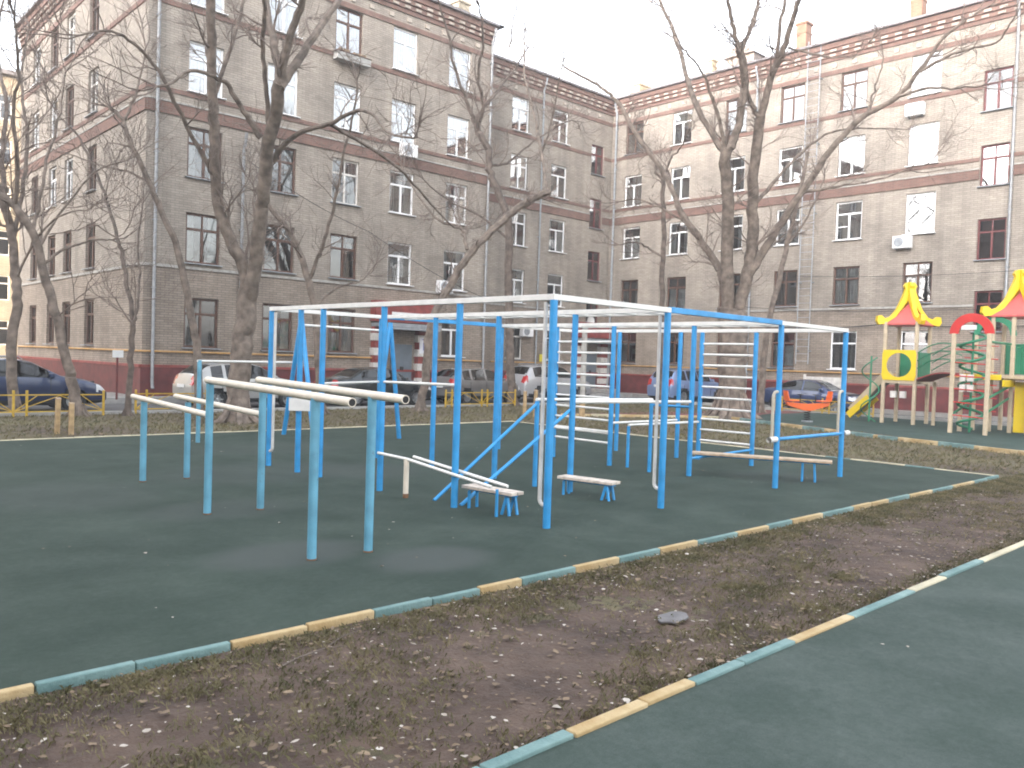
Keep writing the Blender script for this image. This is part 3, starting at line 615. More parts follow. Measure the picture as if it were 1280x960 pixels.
# sunlit house beyond the left wing and an unseen house added behind the viewer to shade the court
def plain_house(name, label, org, rz, L, D, H, mt, cols, floors, wk='white', lite=False):
    b = thing(name, label, 'building', org, rz)
    F = Matrix.Identity(4); ops = []
    sh = (H-1.5)/floors; st = L/cols
    for c in range(cols):
        for f in range(floors): x = st*(c+.5); ops.append((x-.7, x+.7, 1.6+f*sh, 1.6+f*sh+1.7))
    wall(b, F, L, -.1, H, ops, mt)
    wall(b, T(0, D, 0, R(-90)), D, -.1, H, [], mt); wall(b, T(L, 0, 0, R(90)), D, -.1, H, [], mt); wall(b, T(L, D, 0, R(180)), L, -.1, H, [], mt)
    inst('roof', MB().box((L/2, D/2, H+.15), (L+.9, D+.9, .3)).mesh('roof', 'roof_metal'), b, F)
    for a, e_, c, d in ops:
        if lite:
            fr, panes, si, room = wmesh(wk, 1.4, 1.7); inst('window', fr, b, T((a+e_)/2, 0, c)); inst('room_recess', room, b, T((a+e_)/2, 0, c)); continue
        window(b, F, (a+e_)/2, c, 1.4, 1.7, wk, False, rand_curtain() if random.random() < .5 else None, sill=False)
    return b
plain_house('apartment_building', 'sunlit yellow brick house beyond the end of the pale brick wing', (-20.6, 62.0, 0), R(-4), 44, 12, 20.0, 'far_brick', 14, 6)
plain_house('apartment_building', 'tall brick house added out of view to keep the low sun off the playground', (-40, -50, 0), R(90), 87, 12, 24.6, 'red_brick', 16, 7, 'brown', lite=True)

# ------------------------------------------------------------------ climbing frame (world x = along the near beam, y = along the left beam)
gym = thing('climbing_frame', 'blue post outdoor climbing frame with white overhead beams, rungs and wall bars', 'climbing frame', (0, 0, 0))
XR = [0, 1.95, 4.68, 6.78]; YR = [0, 1.4, 2.8, 4.17, 5.55]; PT = 2.262
POSTM = MB().tube([(0, 0, -.06), (0, 0, PT)], .039, 14).mesh('post', 'blue_paint', smooth=True)
def post(x, y, h=None, r=None, root=None, mt='blue_paint'):
    if h is None: return inst('post', POSTM, gym, T(x, y, 0))
    return MB().tube([(x, y, -.06), (x, y, h)], r or .03, 12).build('post', mt, root or gym, smooth=True)
for i, x in enumerate(XR):
    for j, y in enumerate(YR):
        if i == 3 and j in (1, 2, 3): continue
        if i == 2 and j == 2: continue
        post(x, y)
for x, y in ((0, 4.74), (4.6, 2.86), (6.78, 1.53), (6.76, 2.57), (6.62, 2.93), (6.55, 4.25)): post(x, y)
def beam(p, q, mt='white_paint', w=.06, h=.058, name='beam'): return MB().bar(p, q, w, h).build(name, mt, gym, bevel=.004)
zb = PT+.029
for x in XR: beam((x, -.03, zb), (x, 5.58, zb))
for y in (0, 5.55):
    for i in range(3):
        a, b = XR[i]+.031, XR[i+1]-.031
        mt = 'blue_paint' if i == 1 else 'white_paint'
        beam((a, y, zb+(.004 if i == 1 else 0)), (b, y, zb+(.004 if i == 1 else 0)), mt, .062 if i == 1 else .058, .066 if i == 1 else .056)
for xa, xb in ((XR[1], XR[1]+.46), (XR[2], XR[2]+.46)):      # two overhead ladders
    beam((xb, .036, zb), (xb, 5.514, zb), w=.045, h=.05)
    for k in range(13):
        y = .38+k*.40; MB().tube([(xa+.031, y, zb-.012), (xb-.024, y, zb-.012)], .016, 8).build('rung', 'white_paint', gym, smooth=True)
def wallbars(p, q, z0, dz, n):
    p, q = Vector(p), Vector(q)
    for k in range(n): z = z0+dz*k; MB().tube([(p.x, p.y, z), (q.x, q.y, z)], .018, 8).build('wall_bar', 'white_paint', gym, smooth=True)
wallbars((6.78, 1.565, 0), (6.76, 2.535, 0), .35, .19, 10)
wallbars((4.605, 2.9, 0), (4.68, 4.13, 0), .36, .183, 10)
def climbpole(x, y, dy):
    pts = [(x, y+dy, PT-.02), (x, y+dy, .28)]
    for k in range(1, 6): a = k/5*math.pi/2; pts.append((x, y+dy*(1-(1-math.cos(a))*.55), .28-.06*math.sin(a)))
    pts.append((x, y+dy*.25, .22)); MB().tube(pts, .021, 10).build('climbing_pole', 'beige_paint' if False else 'old_white', gym, smooth=True)
climbpole(0, 0, .105); climbpole(1.95, 0, .105); climbpole(0, 5.55, -.105); climbpole(1.95, 5.55, -.1); climbpole(4.68, 5.55, .1)
def rail(p, q, r=.02, mt='white_paint', name='bar'): return MB().tube([p, q], r, 10).build(name, mt, gym, smooth=True)
post(1.9, 1.97, 1.13, .032); post(4.5, 2.0, 1.09, .03)
rail((1.88, 1.97, 1.15), (4.52, 2.0, 1.12), .021); rail((1.95, 1.4, 1.15), (4.68, 1.4, 1.12), .021)
rail((4.5, 2.0, 1.04), (4.66, 1.42, 1.04), .02, 'blue_paint')
rail((.09, 1.86, 0), (1.9, 1.97, 1.1), .022, 'blue_paint', 'slanted_bar'); rail((.13, 1.44, 0), (1.94, 1.42, 1.05), .022, 'blue_paint', 'slanted_bar')
post(4.67, 2.55, .66, .025)
rail((4.6, 2.87, .69), (6.62, 2.93, .68), .02); rail((4.67, 2.55, .68), (6.76, 2.57, .67), .02)
rail((0, 1.4, 1.36), (0, 2.8, 1.34), .017); rail((0, 4.17, 1.26), (1.93, 5.55, 1.24), .018); rail((4.68, 4.17, .52), (4.62, 2.86, .52), .028, 'white_paint')
rail((4.68, 1.4, .26), (6.78, 1.53, .27), .02, 'blue_paint', 'cross_bar')
# low bar with white sleeves and two bent handles at the far right bay
rail((4.68, 0, .68), (6.78, 0, .68), .026, 'blue_paint', 'cross_bar')
for a, b in ((4.43, 4.645), (6.815, 7.02)):
    mb = MB().tube([(a, -.012, .68), (b, 0, .68)], .04, 14, cap=False).tube([(a+.004, -.012, .68), (b, 0, .68)], .031, 14, cap=False); mb.build('sleeve', 'white_paint', gym, smooth=True)
for x in (4.68, 6.78):
    dx = -.15; pts = [(x+dx, 0, .70), (x+dx, 0, 1.26)]
    for k in range(1, 6): a = k/5*math.pi/2; pts.append((x+dx+.08*(1-math.cos(a)), 0, 1.26+.08*math.sin(a)))
    pts.append((x-.03, 0, 1.34)); MB().tube(pts, .021, 10).build('handle', 'beige_paint', gym, smooth=True)
MB().box((-.045, 4.65, .95), (.29, .016, .175), rz=R(-45)).build('plate', 'white_paint', gym, bevel=.004)

# parallel bars
pb = thing('parallel_bars', 'teal blue parallel bars with thick cream rails at two heights', 'parallel bars', (-2.1, 2.5, 0))
for (x, y, h) in ((-2.50, .26, 1.30), (-1.98, .22, 1.31), (-2.32, 2.53, 1.32), (-1.77, 2.47, 1.32), (-2.03, 4.96, 1.0), (-1.48, 4.95, .98)):
    MB().tube([(x, y, -.06), (x, y, h)], .038, 16).build('post', 'teal_blue_paint', pb, smooth=True)
    MB().tube([(x, y, -.003), (x, y, .012)], .042, 16).build('post_collar', 'rust', pb, smooth=True)
def hollow(p, q, r, root, mt):
    p, q = Vector(p), Vector(q); d = (q-p).normalized()
    mb = MB().tube([p, q], r, 18, cap=False); mb.build('rail', mt, root, smooth=True)
    MB().tube([q-d*.001, q-d*.18], r*.80, 18, cap=True).build('rail_bore', 'black', root, smooth=True)
    b = MB(); n = 18; a = d.orthogonal().normalized(); c = d.cross(a)
    for e_ in (q,):
        o1 = [e_+(a*math.cos(2*math.pi*j/n)+c*math.sin(2*math.pi*j/n))*r for j in range(n)]; o2 = [e_+(a*math.cos(2*math.pi*j/n)+c*math.sin(2*math.pi*j/n))*r*.8 for j in range(n)]
        k = len(b.v); b.v += o1+o2
        for j in range(n): b.f.append([k+j, k+(j+1) % n, k+n+(j+1) % n, k+n+j])
    b.build('rail_lip', mt, root)
hollow((-2.315, 2.60, 1.355), (-2.545, -.32, 1.30), .036, pb, 'cream_paint'); hollow((-1.755, 2.60, 1.36), (-2.03, -.30, 1.315), .036, pb, 'cream_paint')
for p, q in (((-2.01, 5.38, 1.04), (-2.31, 2.58, 1.0)), ((-1.46, 5.38, 1.04), (-1.76, 2.52, 1.0))):
    MB().tube([p, q], .032, 14).build('rail', 'cream_paint', pb, smooth=True)
for p in ((-2.315, 2.60, 1.355), (-1.755, 2.60, 1.36), (-2.01, 5.38, 1.04), (-1.46, 5.38, 1.04)):
    r = .036 if p[1] < 3 else .032; MB().lathe([(r, 0), (r*.92, .012), (r*.6, .026), (0, .032)], 14, p, 'y').build('end_cap', 'cream_paint', pb, smooth=True)

# V-legged pull-up stand with low bar
ps = thing('pull_up_stand', 'blue pull up stand on splayed legs with thin white bars behind the parallel bars', 'pull-up stand', (2.6, 9.2, 0))
ap1, ap2 = Vector((2.5, 8.95, 2.36)), Vector((3.92, 7.97, 2.33))
for a, b in ((ap1, (2.59, 9.69)), (ap1, (2.40, 8.22)), (ap2, (4.23, 7.98)), (ap2, (3.56, 7.95))):
    e_ = Vector((b[0], b[1], -.04)); MB().tube([e_, a], .045, 12).build('leg', 'blue_paint', ps, smooth=True)
MB().tube([ap1-Vector((0, 0, .14)), ap2-Vector((0, 0, .17))], .022, 8).build('bar', 'white_paint', ps, smooth=True)
MB().tube([(.48, 8.98, -.05), (.48, 8.98, 1.48)], .038, 12).build('post', 'teal_blue_paint', ps, smooth=True)
MB().tube([(.44, 8.98, 1.465), (2.53, 9.28, 1.475)], .02, 8).build('bar', 'white_paint', ps, smooth=True)

# low rails and benches
lr = thing('low_rail', 'low white twin rail on a short cream post beside the climbing frame', 'rail', (-.05, 2.2, 0))
MB().tube([(-.06, 2.2, -.05), (-.06, 2.2, .46)], .032, 12).build('post', 'cream_paint', lr, smooth=True)
MB().tube([(-.06, 2.2, -.003), (-.06, 2.2, .05)], .0335, 12).build('rust_ring', 'rust', lr, smooth=True)
MB().tube([(-.05, 2.78, .47), (-.055, 2.2, .455), (-.055, .75, .315)], .018, 10).build('rail', 'white_paint', lr, smooth=True)
MB().tube([(.06, 2.22, .475), (.055, .62, .33)], .018, 10).build('rail', 'white_paint', lr, smooth=True)
MB().bar((0, .72, -.03), (0, .72, .29), .025, .025).build('foot', 'blue_paint', lr, bevel=.003)
def bench(label, p, q, z, w, mt, legs, legc='blue_paint'):
    p, q = Vector((*p, z)), Vector((*q, z)); d = (q-p).normalized(); sd_ = Vector((-d.y, d.x, 0)); root = thing('sit_up_bench', label, 'bench', ((p.x+q.x)/2, (p.y+q.y)/2, 0))
    for k in range(2):
        o = sd_*(w/4+.004)*(1 if k else -1); MB().bar(p+o, q+o, w/2-.006, .035).build('plank', mt, root, bevel=.005)
    MB().bar(p+d*.06-Vector((0, 0, .03)), q-d*.03-Vector((0, 0, .03)), w*.4, .02).build('bearer', legc, root, bevel=.003)
    for t, sp in legs:
        c = p.lerp(q, t)
        for sgn in (-1, 1): MB().bar(c+sd_*sgn*w*.30-Vector((0, 0, .04)), Vector((c.x, c.y, -.03))+sd_*sgn*w*.32+d*sp, .022, .03).build('leg', legc, root, bevel=.003)
    return root
bench('short slatted bench with worn pale seat against the slanted blue bars', (.16, 1.36), (.21, .62), .235, .2, 'worn_seat', [(.88, .04), (.86, -.07), (.12, 0)])
bench('short slatted bench with pale seat beside a middle post of the climbing frame', (1.76, 1.38), (1.88, .60), .215, .2, 'worn_seat', [(.88, .04), (.86, -.06), (.1, 0)])
bench('long tan plank bench running out from the wall bars', (5.08, 1.62), (5.92, -.25), .31, .24, 'wood_seat', [(.80, 0), (.88, .02)])

# ------------------------------------------------------------------ playground tower
pt = thing('play_tower', 'wooden play tower with yellow and coral roofs, slide, arched bridge and red and green arches', 'play structure', (21.5, 3.2, 0))
def ppost(x, y, h, r=.055): return MB().box((x, y, h/2-.03), (r*2, r*2, h+.06)).build('post', 'play_wood', pt, bevel=.02)
T1 = (22.4, 23.6, 4.4, 5.4)
for x in T1[:2]:
    for y in T1[2:]: ppost(x, y, 3.35)
MB().box((23.0, 4.9, 1.36), (1.3, 1.1, .09)).build('platform', 'play_wood', pt, bevel=.01)
def roof_tower(cx, cy, z0, hw, hd):
    # four curved yellow ribs (board cut-outs) meeting in a finial, coral panels between
    prof = [(1.0, -.12), (1.08, .02), (1.05, .22), (.93, .24), (.80, .12), (.62, .20), (.42, .48), (.28, .86), (.19, 1.12), (.16, 1.26), (.21, 1.38), (.14, 1.50), (0, 1.53), (0, .95), (.2, .62), (.45, .20), (.75, -.06)]
    for sx, sy in ((1, 1), (1, -1), (-1, 1), (-1, -1)):
        d = Vector((sx*hw, sy*hd, 0)); n = Vector((-d.y, d.x, 0)).normalized()
        o = [Vector((cx, cy, z0+b*.88))+d*a-n*.07 for a, b in prof]; MB().prism(o, n*.14).build('roof_rib', 'play_yellow', pt, bevel=0)
    for k in range(4):
        c0 = [(1, 1), (1, -1), (-1, -1), (-1, 1)][k]; c1 = [(1, -1), (-1, -1), (-1, 1), (1, 1)][k]
        N = 8; mb = MB()
        for i in range(N+1):
            t = i/N; w = (1-t)**1.4*.86; z = z0-.06+.76*t
            mb.v += [Vector((cx+c0[0]*hw*w, cy+c0[1]*hd*w, z)), Vector((cx+c1[0]*hw*w, cy+c1[1]*hd*w, z))]
        for i in range(N): b = 2*i; mb.f.append([b, b+1, b+3, b+2])
        mb.build('roof_panel', 'play_coral', pt)
    MB().box((cx, cy, z0-.09), (hw*1.72, hd*1.72, .05)).build('roof_frame', 'play_coral', pt, bevel=.008)
roof_tower(23.0, 4.9, 3.36, .74, .70)
# yellow panel with round window on the yard side of the first tower
def ring_panel(x, y0, y1, z0, z1, r, mt, t=.04):
    n = 32; cy, cz = (y0+y1)/2, (z0+z1)/2; mb = MB(); outer = []
    for j in range(n):
        a = 2*math.pi*j/n; c, s_ = math.cos(a), math.sin(a); k = min((y1-y0)/2/max(abs(c), 1e-6), (z1-z0)/2/max(abs(s_), 1e-6)); outer.append((cy+c*k, cz+s_*k))
    inner = [(cy+r*math.cos(2*math.pi*j/n), cz+r*math.sin(2*math.pi*j/n)) for j in range(n)]
    for xx in (x-t/2, x+t/2): mb.v += [Vector((xx, a, b)) for a, b in outer]+[Vector((xx, a, b)) for a, b in inner]
    for j in range(n):
        k = (j+1) % n; mb.f += [[j, k, n+k, n+j], [2*n+j, 3*n+j, 3*n+k, 2*n+k], [n+j, n+k, 3*n+k, 3*n+j], [j, 2*n+j, 2*n+k, k]]
    mb.build('window_panel', mt, pt)
ring_panel(22.33, 4.36, 5.44, 1.42, 2.42, .40, 'play_yellow')
MB().box((23.0, 4.34, 1.95), (1.05, .04, .8)).build('side_panel', 'play_green', pt, bevel=.008); MB().box((23.67, 5.12, 1.95), (.04, .62, .8)).build('side_panel', 'play_green', pt, bevel=.008)
# slide going left from the first tower
sl0, sl1 = Vector((23.0, 5.44, 1.46)), Vector((23.25, 6.72, .14))
for o in (-.28, .28):
    MB().bar(sl0+Vector((o, 0, .16)), sl1+Vector((o, 0, .14)), .05, .26).build('slide_side', 'play_wood', pt, bevel=.012)
    MB().bar(sl0.lerp(sl1, .45)+Vector((o*1.22, 0, -.08)), sl1+Vector((o*1.22, .04, -.02)), .05, .24).build('slide_skirt', 'play_yellow', pt, bevel=.012)
MB().bar(sl0, sl1, .5, .03).build('slide_bed', 'galvanised', pt)
mb = MB().tube([(22.36, 5.6+.1*math.sin(0), 0)]+[(22.2+.28*math.cos(t*.5), 5.75+.28*math.sin(t*.5), .1*t+.05) for t in range(0, 22)], .022, 7); mb.build('spiral_climber', 'play_green', pt, smooth=True)
mb = MB().tube([(22.2, 5.75, 0), (22.2, 5.75, 2.2)], .03, 8); mb.build('climber_pole', 'play_green', pt, smooth=True)
# tic-tac-toe cubes
for k in range(2): MB().box((22.38, 5.05-.3*k, .95), (.14, .18, .22)).build('play_cube', 'old_white', pt, bevel=.01)
# bridge from tower one to tower two
NB = 11; Pb0, Pb1 = Vector((22.75, 4.28, 1.42)), Vector((21.9, 2.62, 1.66))
def br_(t): p = Pb0.lerp(Pb1, t); p.z += .14*math.sin(math.pi*t); return p
for k in range(NB):
    a, b = br_(k/NB), br_((k+.9)/NB); MB().bar(a, b, .75, .05).build('bridge_plank', 'play_brown', pt, bevel=.006)
for zz in (.35, .6, .85):
    for sgn in (-.36, .36):
        dd = (Pb1-Pb0).normalized(); n = Vector((-dd.y, dd.x, 0)); MB().tube([br_(t/8)+n*sgn+Vector((0, 0, zz+.1*math.sin(math.pi*t/8))) for t in range(9)], .018, 7).build('bridge_rail', 'play_green', pt, smooth=True)
ppost(22.9, 3.95, 1.4, .05)
# second tower
for x, y, h in ((19.9, 2.5, 2.85), (19.9, 1.58, 2.85), (21.95, 2.5, 2.9), (21.95, 1.5, 3.5), (23.1, 2.05, 3.5), (21.95, 1.05, 3.5), (23.1, 1.05, 3.5), (21.95, 2.05, 3.5), (20.9, 2.55, 2.0)): ppost(x, y, h)
roof_tower(22.5, 1.52, 3.55, .76, .76)
MB().box((22.3, 1.5, 1.64), (1.7, 2.2, .1)).build('platform', 'play_wood', pt, bevel=.01); MB().box((20.9, 2.0, 1.62), (.06, 1.0, .16)).build('platform_edge', 'play_yellow', pt, bevel=.01)
MB().box((21.4, 1.42, 1.45), (1.2, .06, .2)).build('platform_edge', 'play_yellow', pt, bevel=.01)
def arch(x, y0, y1, z0, mt, wd=.24, t=.08):
    r = (y1-y0)/2; cy = (y0+y1)/2; n = 20; mb = MB(); o = []
    pts = [(cy+(r+wd/2)*math.cos(math.pi*j/n), z0+(r+wd/2)*math.sin(math.pi*j/n)) for j in range(n+1)]+[(cy+(r-wd/2)*math.cos(math.pi*j/n), z0+(r-wd/2)*math.sin(math.pi*j/n)) for j in range(n, -1, -1)]
    for j in range(n):
        q = [pts[j], pts[j+1], pts[2*n-j], pts[2*n+1-j]]; mb.prism([(x-t/2, a, b) for a, b in q], (t, 0, 0))
    mb.build('arch', mt, pt)
arch(19.9, 1.58, 2.5, 2.84, 'play_red'); arch(21.95, 1.5, 2.5, 2.88, 'play_green', .16)
MB().box((19.9, 2.12, 3.02), (.05, .40, .13)).build('arch_plate', 'plate_white', pt, bevel=.006)
for k in range(6): MB().tube([(19.9, 1.6, .45+.38*k), (19.9, 2.48, .50+.38*k)], .016, 7).build('rung', 'play_red', pt, smooth=True)
for k in range(6): MB().tube([(20.9, 1.6, .62+.38*k), (20.9, 2.5, .66+.38*k)], .016, 7).build('rung', 'play_red', pt, smooth=True)
mb = MB().tube([(20.35+.33*math.cos(t*.55), 2.12+.33*math.sin(t*.55), .08+t*.049) for t in range(0, 58)], .04, 8); mb.build('spiral_climber', 'play_green', pt, smooth=True)
MB().tube([(20.35, 2.12, 0), (20.35, 2.12, 2.9)], .035, 8).build('climber_pole', 'play_green', pt, smooth=True)
for a, b in (((19.95, 1.6, .6), (21.9, 1.55, 1.0)), ((19.95, 1.6, 1.0), (21.9, 1.55, 1.35)), ((19.95, 2.5, 2.5), (21.9, 2.5, 2.55)), ((19.95, 1.6, 2.62), (21.9, 1.55, 2.62)), ((19.95, 2.5, .5), (21.9, 2.5, .9)), ((19.95, 2.5, 2.0), (21.9, 2.5, 2.1))):
    MB().tube([a, b], .034, 8).build('rail', 'play_green', pt, smooth=True)
for i in range(2):
    for j in range(2): MB().box((19.98, 2.24-.2*i, 1.28+.3*j), (.13, .15, .2)).build('play_cube', 'old_white', pt, bevel=.01)
MB().box((23.14, 1.55, 2.2), (.05, 1.0, .95)).build('side_panel', 'play_green', pt, bevel=.01); MB().box((22.6, 1.52, 2.15), (.5, .05, .8)).build('side_panel', 'play_green', pt, bevel=.01)
MB().bar((21.92, 1.40, .75), (22.0, 1.12, .75), .06, 1.5).build('slide_side', 'play_yellow', pt, bevel=.02)
MB().bar((21.5, .30, 1.75), (19.7, -.55, .25), .06, .34).build('slide_side', 'play_yellow', pt, bevel=.02); MB().bar((21.3, .8, 1.75), (19.5, -.05, .25), .06, .34).build('slide_side', 'play_yellow', pt, bevel=.02)
MB().bar((21.4, .55, 1.6), (19.6, -.30, .1), .5, .03).build('slide_bed', 'galvanised', pt)

# orange spring see-saw
rk_ = thing('spring_seesaw', 'orange spring see-saw with two backrests on the playground surface', 'spring rider', (19.75, 6.75, 0), R(-32))
def rb(name, mb, mt, bev=0.0, sm=False): return inst(name, mb.mesh(name, mt, smooth=sm, bevel=bev), rk_, Matrix.Identity(4))
rb('spring', MB().tube([(.10*math.cos(t*.7), .10*math.sin(t*.7), .02+t*.0085) for t in range(40)], .016, 6), 'black', sm=True)
rb('base_plate', MB().tube([(0, 0, -.02), (0, 0, .02)], .18, 18), 'grey_metal')
o = [(-.8, 0, .62), (-.72, 0, .50), (-.12, 0, .34), (.12, 0, .34), (.72, 0, .50), (.8, 0, .62), (.5, 0, .60), (0, 0, .56), (-.5, 0, .60)]
rb('body', MB().prism([(x, -.06, z) for x, y, z in o], (0, .12, 0)), 'play_orange', .01)
for s_ in (-1, 1):
    rb('seat', MB().box((.55*s_, 0, .66), (.34, .3, .05)), 'play_orange', .015)
    rb('backrest', MB().prism([(.74*s_, -.16, .66), (.74*s_, .16, .66), (.80*s_, .12, .98), (.80*s_, -.12, .98)], (.03*s_, 0, 0)), 'play_orange', 0)
    rb('grip', MB().tube([(.28*s_, -.16, .86), (.28*s_, .16, .86)], .016, 8).tube([(.28*s_, 0, .58), (.28*s_, 0, .86)], .016, 8), 'black', sm=True)

# ------------------------------------------------------------------ parked cars
PROF = {
 'sedan': dict(L=4.5, W=.87, top=[(-2.25, .70), (-2.2, .96), (-1.8, 1.04), (-1.5, 1.06), (-.95, 1.36), (-.4, 1.45), (.15, 1.44), (.48, 1.36), (1.08, 1.02), (1.6, .94), (2.1, .80), (2.25, .62)], belt=(.99, .93), rear=(-1.5, -.72), wind=(.36, 1.06), side=(-1.12, .78), pil=(-.12,), whl=(-1.33, 1.38), rw=.31),
 'hatch': dict(L=4.1, W=.86, top=[(-2.05, .72), (-2.02, 1.0), (-1.92, 1.10), (-1.5, 1.40), (-1.0, 1.48), (0, 1.50), (.35, 1.42), (1.0, 1.04), (1.5, .96), (1.92, .80), (2.05, .6)], belt=(1.02, .94), rear=(-1.9, -1.42), wind=(.26, .98), side=(-1.45, .72), pil=(-.2, -1.0), whl=(-1.25, 1.28), rw=.31),
 'wagon': dict(L=4.7, W=.88, top=[(-2.35, .72), (-2.32, .98), (-2.22, 1.08), (-1.7, 1.38), (-1.0, 1.47), (0, 1.50), (.42, 1.42), (1.15, 1.04), (1.75, .95), (2.2, .80), (2.35, .6)], belt=(1.03, .94), rear=(-2.2, -1.6), wind=(.32, 1.12), side=(-1.75, .86), pil=(-.2, -1.1), whl=(-1.4, 1.45), rw=.32),
 'suv': dict(L=4.5, W=.91, top=[(-2.25, .8), (-2.22, 1.1), (-2.1, 1.22), (-1.82, 1.60), (-1.3, 1.68), (0, 1.70), (.35, 1.62), (1.02, 1.17), (1.6, 1.08), (2.1, .94), (2.25, .7)], belt=(1.17, 1.08), rear=(-2.08, -1.78), wind=(.28, 1.0), side=(-1.72, .72), pil=(-.25, -1.1), whl=(-1.35, 1.38), rw=.36)}
def lerp_list(P, x):
    if x <= P[0][0]: return P[0][1]
    for (a, b), (c, d) in zip(P, P[1:]):
        if x <= c: t = (x-a)/(c-a); return b+(d-b)*t
    return P[-1][1]
def wheel_meshes(r):
    ty = MB().lathe([(r*.66, -.10), (r*.93, -.105), (r, -.075), (r, .075), (r*.93, .105), (r*.66, .10), (r*.6, 0), (r*.66, -.10)], 28, axis='y').mesh('tyre', 'tyre', smooth=True)
    mb = MB().lathe([(r*.66, -.09), (r*.60, -.05), (r*.58, .03), (0, .03)], 24, axis='y')
    for k in range(5):
        a = 2*math.pi*k/5; mb.bar((0, -.05, 0), (r*.62*math.cos(a), -.065, r*.62*math.sin(a)), .035, .05, up=(0, 1, 0))
    mb.lathe([(r*.16, -.085), (0, -.095)], 12, axis='y'); return ty, mb.mesh('rim', 'rim', smooth=True)
WM = {}
def car(label, kind, loc, rz, paint):
    p = PROF[kind]; L, W0 = p['L'], p['W']; h = L/2; zc = .68
    root = thing('parked_car', label, 'car', (*loc, -.2), rz, 'cars parked in the yard')
    tops = p['top']
    def ztop(x): return sum(lerp_list(tops, max(-h, min(h, x+d))) for d in (-.06, 0, .06))/3
    def ring(x, k=1.0):
        t = ztop(x); u = (x+h)/L; b = p['belt'][0]+(p['belt'][1]-p['belt'][0])*u; W = W0*(1-.16*abs(x/h)**7-.03*abs(x/h)**3); zb = .20+.10*abs(x/h)**8
        be = min(b, t-.06); e_ = max(t-.065, be+.004); cab = e_-be
        pts = [(0, zb, 'u'), (W-.14, zb, 'u')]
        for i in range(8):
            s_ = i/7; z = zb+.04+(be-zb-.04)*s_; y = W-.05*(1-s_)**3-.028*max(0, s_-.55)**2*4-.0; pts.append((y, z, 'l'))
        Wb = pts[-1][0]; Wr = Wb-.02-.40*cab
        for i in range(1, 6): s_ = i/5; pts.append((Wb-.012+(Wr-Wb+.012)*s_-.0, be+cab*s_, 'w'))
        for i in range(1, 8):
            a = i/7; y = Wr*(1-a); pts.append((y, e_+(t-e_)*math.sqrt(max(0, 1-(1-a)**2.2)), 'r'))
        return [(x, y*k, zc+(z-zc)*k, c) for y, z, c in pts]
    xs = [(-h, k) for k in (.12, .3, .5, .66, .80, .9, .96)]+[(x, 1.0) for x in np.linspace(-h, h, 76)]+[(h, k) for k in (.96, .9, .80, .66, .5, .3, .12)]
    rings = [ring(float(x)+(.05*(1-k)*(1 if x > 0 else -1)), k) if k == 1 else [(x+(.045*(1-k))*(1 if x > 0 else -1), y, z, c) for _, y, z, c in ring(float(x), k)] for x, k in xs]
    n = len(rings[0]); parts = {}
    def put(key, quad): parts.setdefault(key, []).append(quad)
    for i in range(len(rings)-1):
        cap = xs[i][1] < 1 or xs[i+1][1] < 1
        for j in range(n-1):
            a, b, c, d = rings[i][j], rings[i+1][j], rings[i+1][j+1], rings[i][j+1]; cx = (a[0]+b[0])/2; cz = sum(q[2] for q in (a, b, c, d))/4; cy = sum(q[1] for q in (a, b, c, d))/4; reg = c[3]
            for sg in (1, -1):
                q = [(v[0], v[1]*sg, v[2]) for v in (a, b, c, d)]; side = 'L' if sg > 0 else 'R'; key = ('body', '')
                if any((cx-w)**2+(cz-p['rw'])**2 < (p['rw']+.055)**2 for w in p['whl']) and cy > W0*.62: continue
                if reg == 'w' and p['side'][0] < cx < p['side'][1] and not any(abs(cx-x) < .045 for x in p['pil']) and not cap and ztop(cx)-p['belt'][0] > .16 and cz < ztop(cx)-.085: key = ('side_window', side+str(sum(cx > x for x in p['pil'])))
                elif reg == 'r' and not cap and p['wind'][0] < cx < p['wind'][1] and cy < W0*.66: key = ('windscreen', '')
                elif reg == 'r' and not cap and p['rear'][0] < cx < p['rear'][1] and cy < W0*.64: key = ('rear_window', '')
                elif cx > h-.30 and .60 < cz < .77 and cy > .46: key = ('headlight', side)
                elif cx > h-.05 and .46 < cz < .66 and cy < .40: key = ('grille', '')
                elif cx < -h+.20 and p['belt'][0]-.26 < cz < p['belt'][0]+.02 and cy > .54: key = ('taillight', side)
                elif cz < .34: key = ('lower_trim', '')
                put(key, q)
    mtn = {'body': paint, 'side_window': 'car_glass', 'windscreen': 'car_glass', 'rear_window': 'car_glass', 'headlight': 'lamp_clear', 'taillight': 'lamp_red', 'grille': 'plastic_dark', 'lower_trim': 'plastic_dark'}
    I = Matrix.Identity(4)
    for (nm, _), qs in parts.items():
        mb = MB(); idx = {}
        for q in qs:
            f = []
            for v in q:
                k = (round(v[0], 4), round(v[1], 4), round(v[2], 4))
                if k not in idx: idx[k] = len(mb.v); mb.v.append(Vector(v))
                if idx[k] not in f: f.append(idx[k])
            if len(f) > 2: mb.f.append(f)
        me = bpy.data.meshes.new(nm); me.from_pydata([tuple(v) for v in mb.v], [], mb.f)
        bm = bmesh.new(); bm.from_mesh(me); bmesh.ops.recalc_face_normals(bm, faces=bm.faces); bm.to_mesh(me); bm.free()
        me.materials.append(M[mtn[nm]]); me.shade_smooth(); inst(nm, me, root, I)
    inst('cabin_interior', MB().box((0, 0, .60), (L*.86, W0*1.55, .55)).mesh('cabin_interior', 'plastic_dark'), root, I)
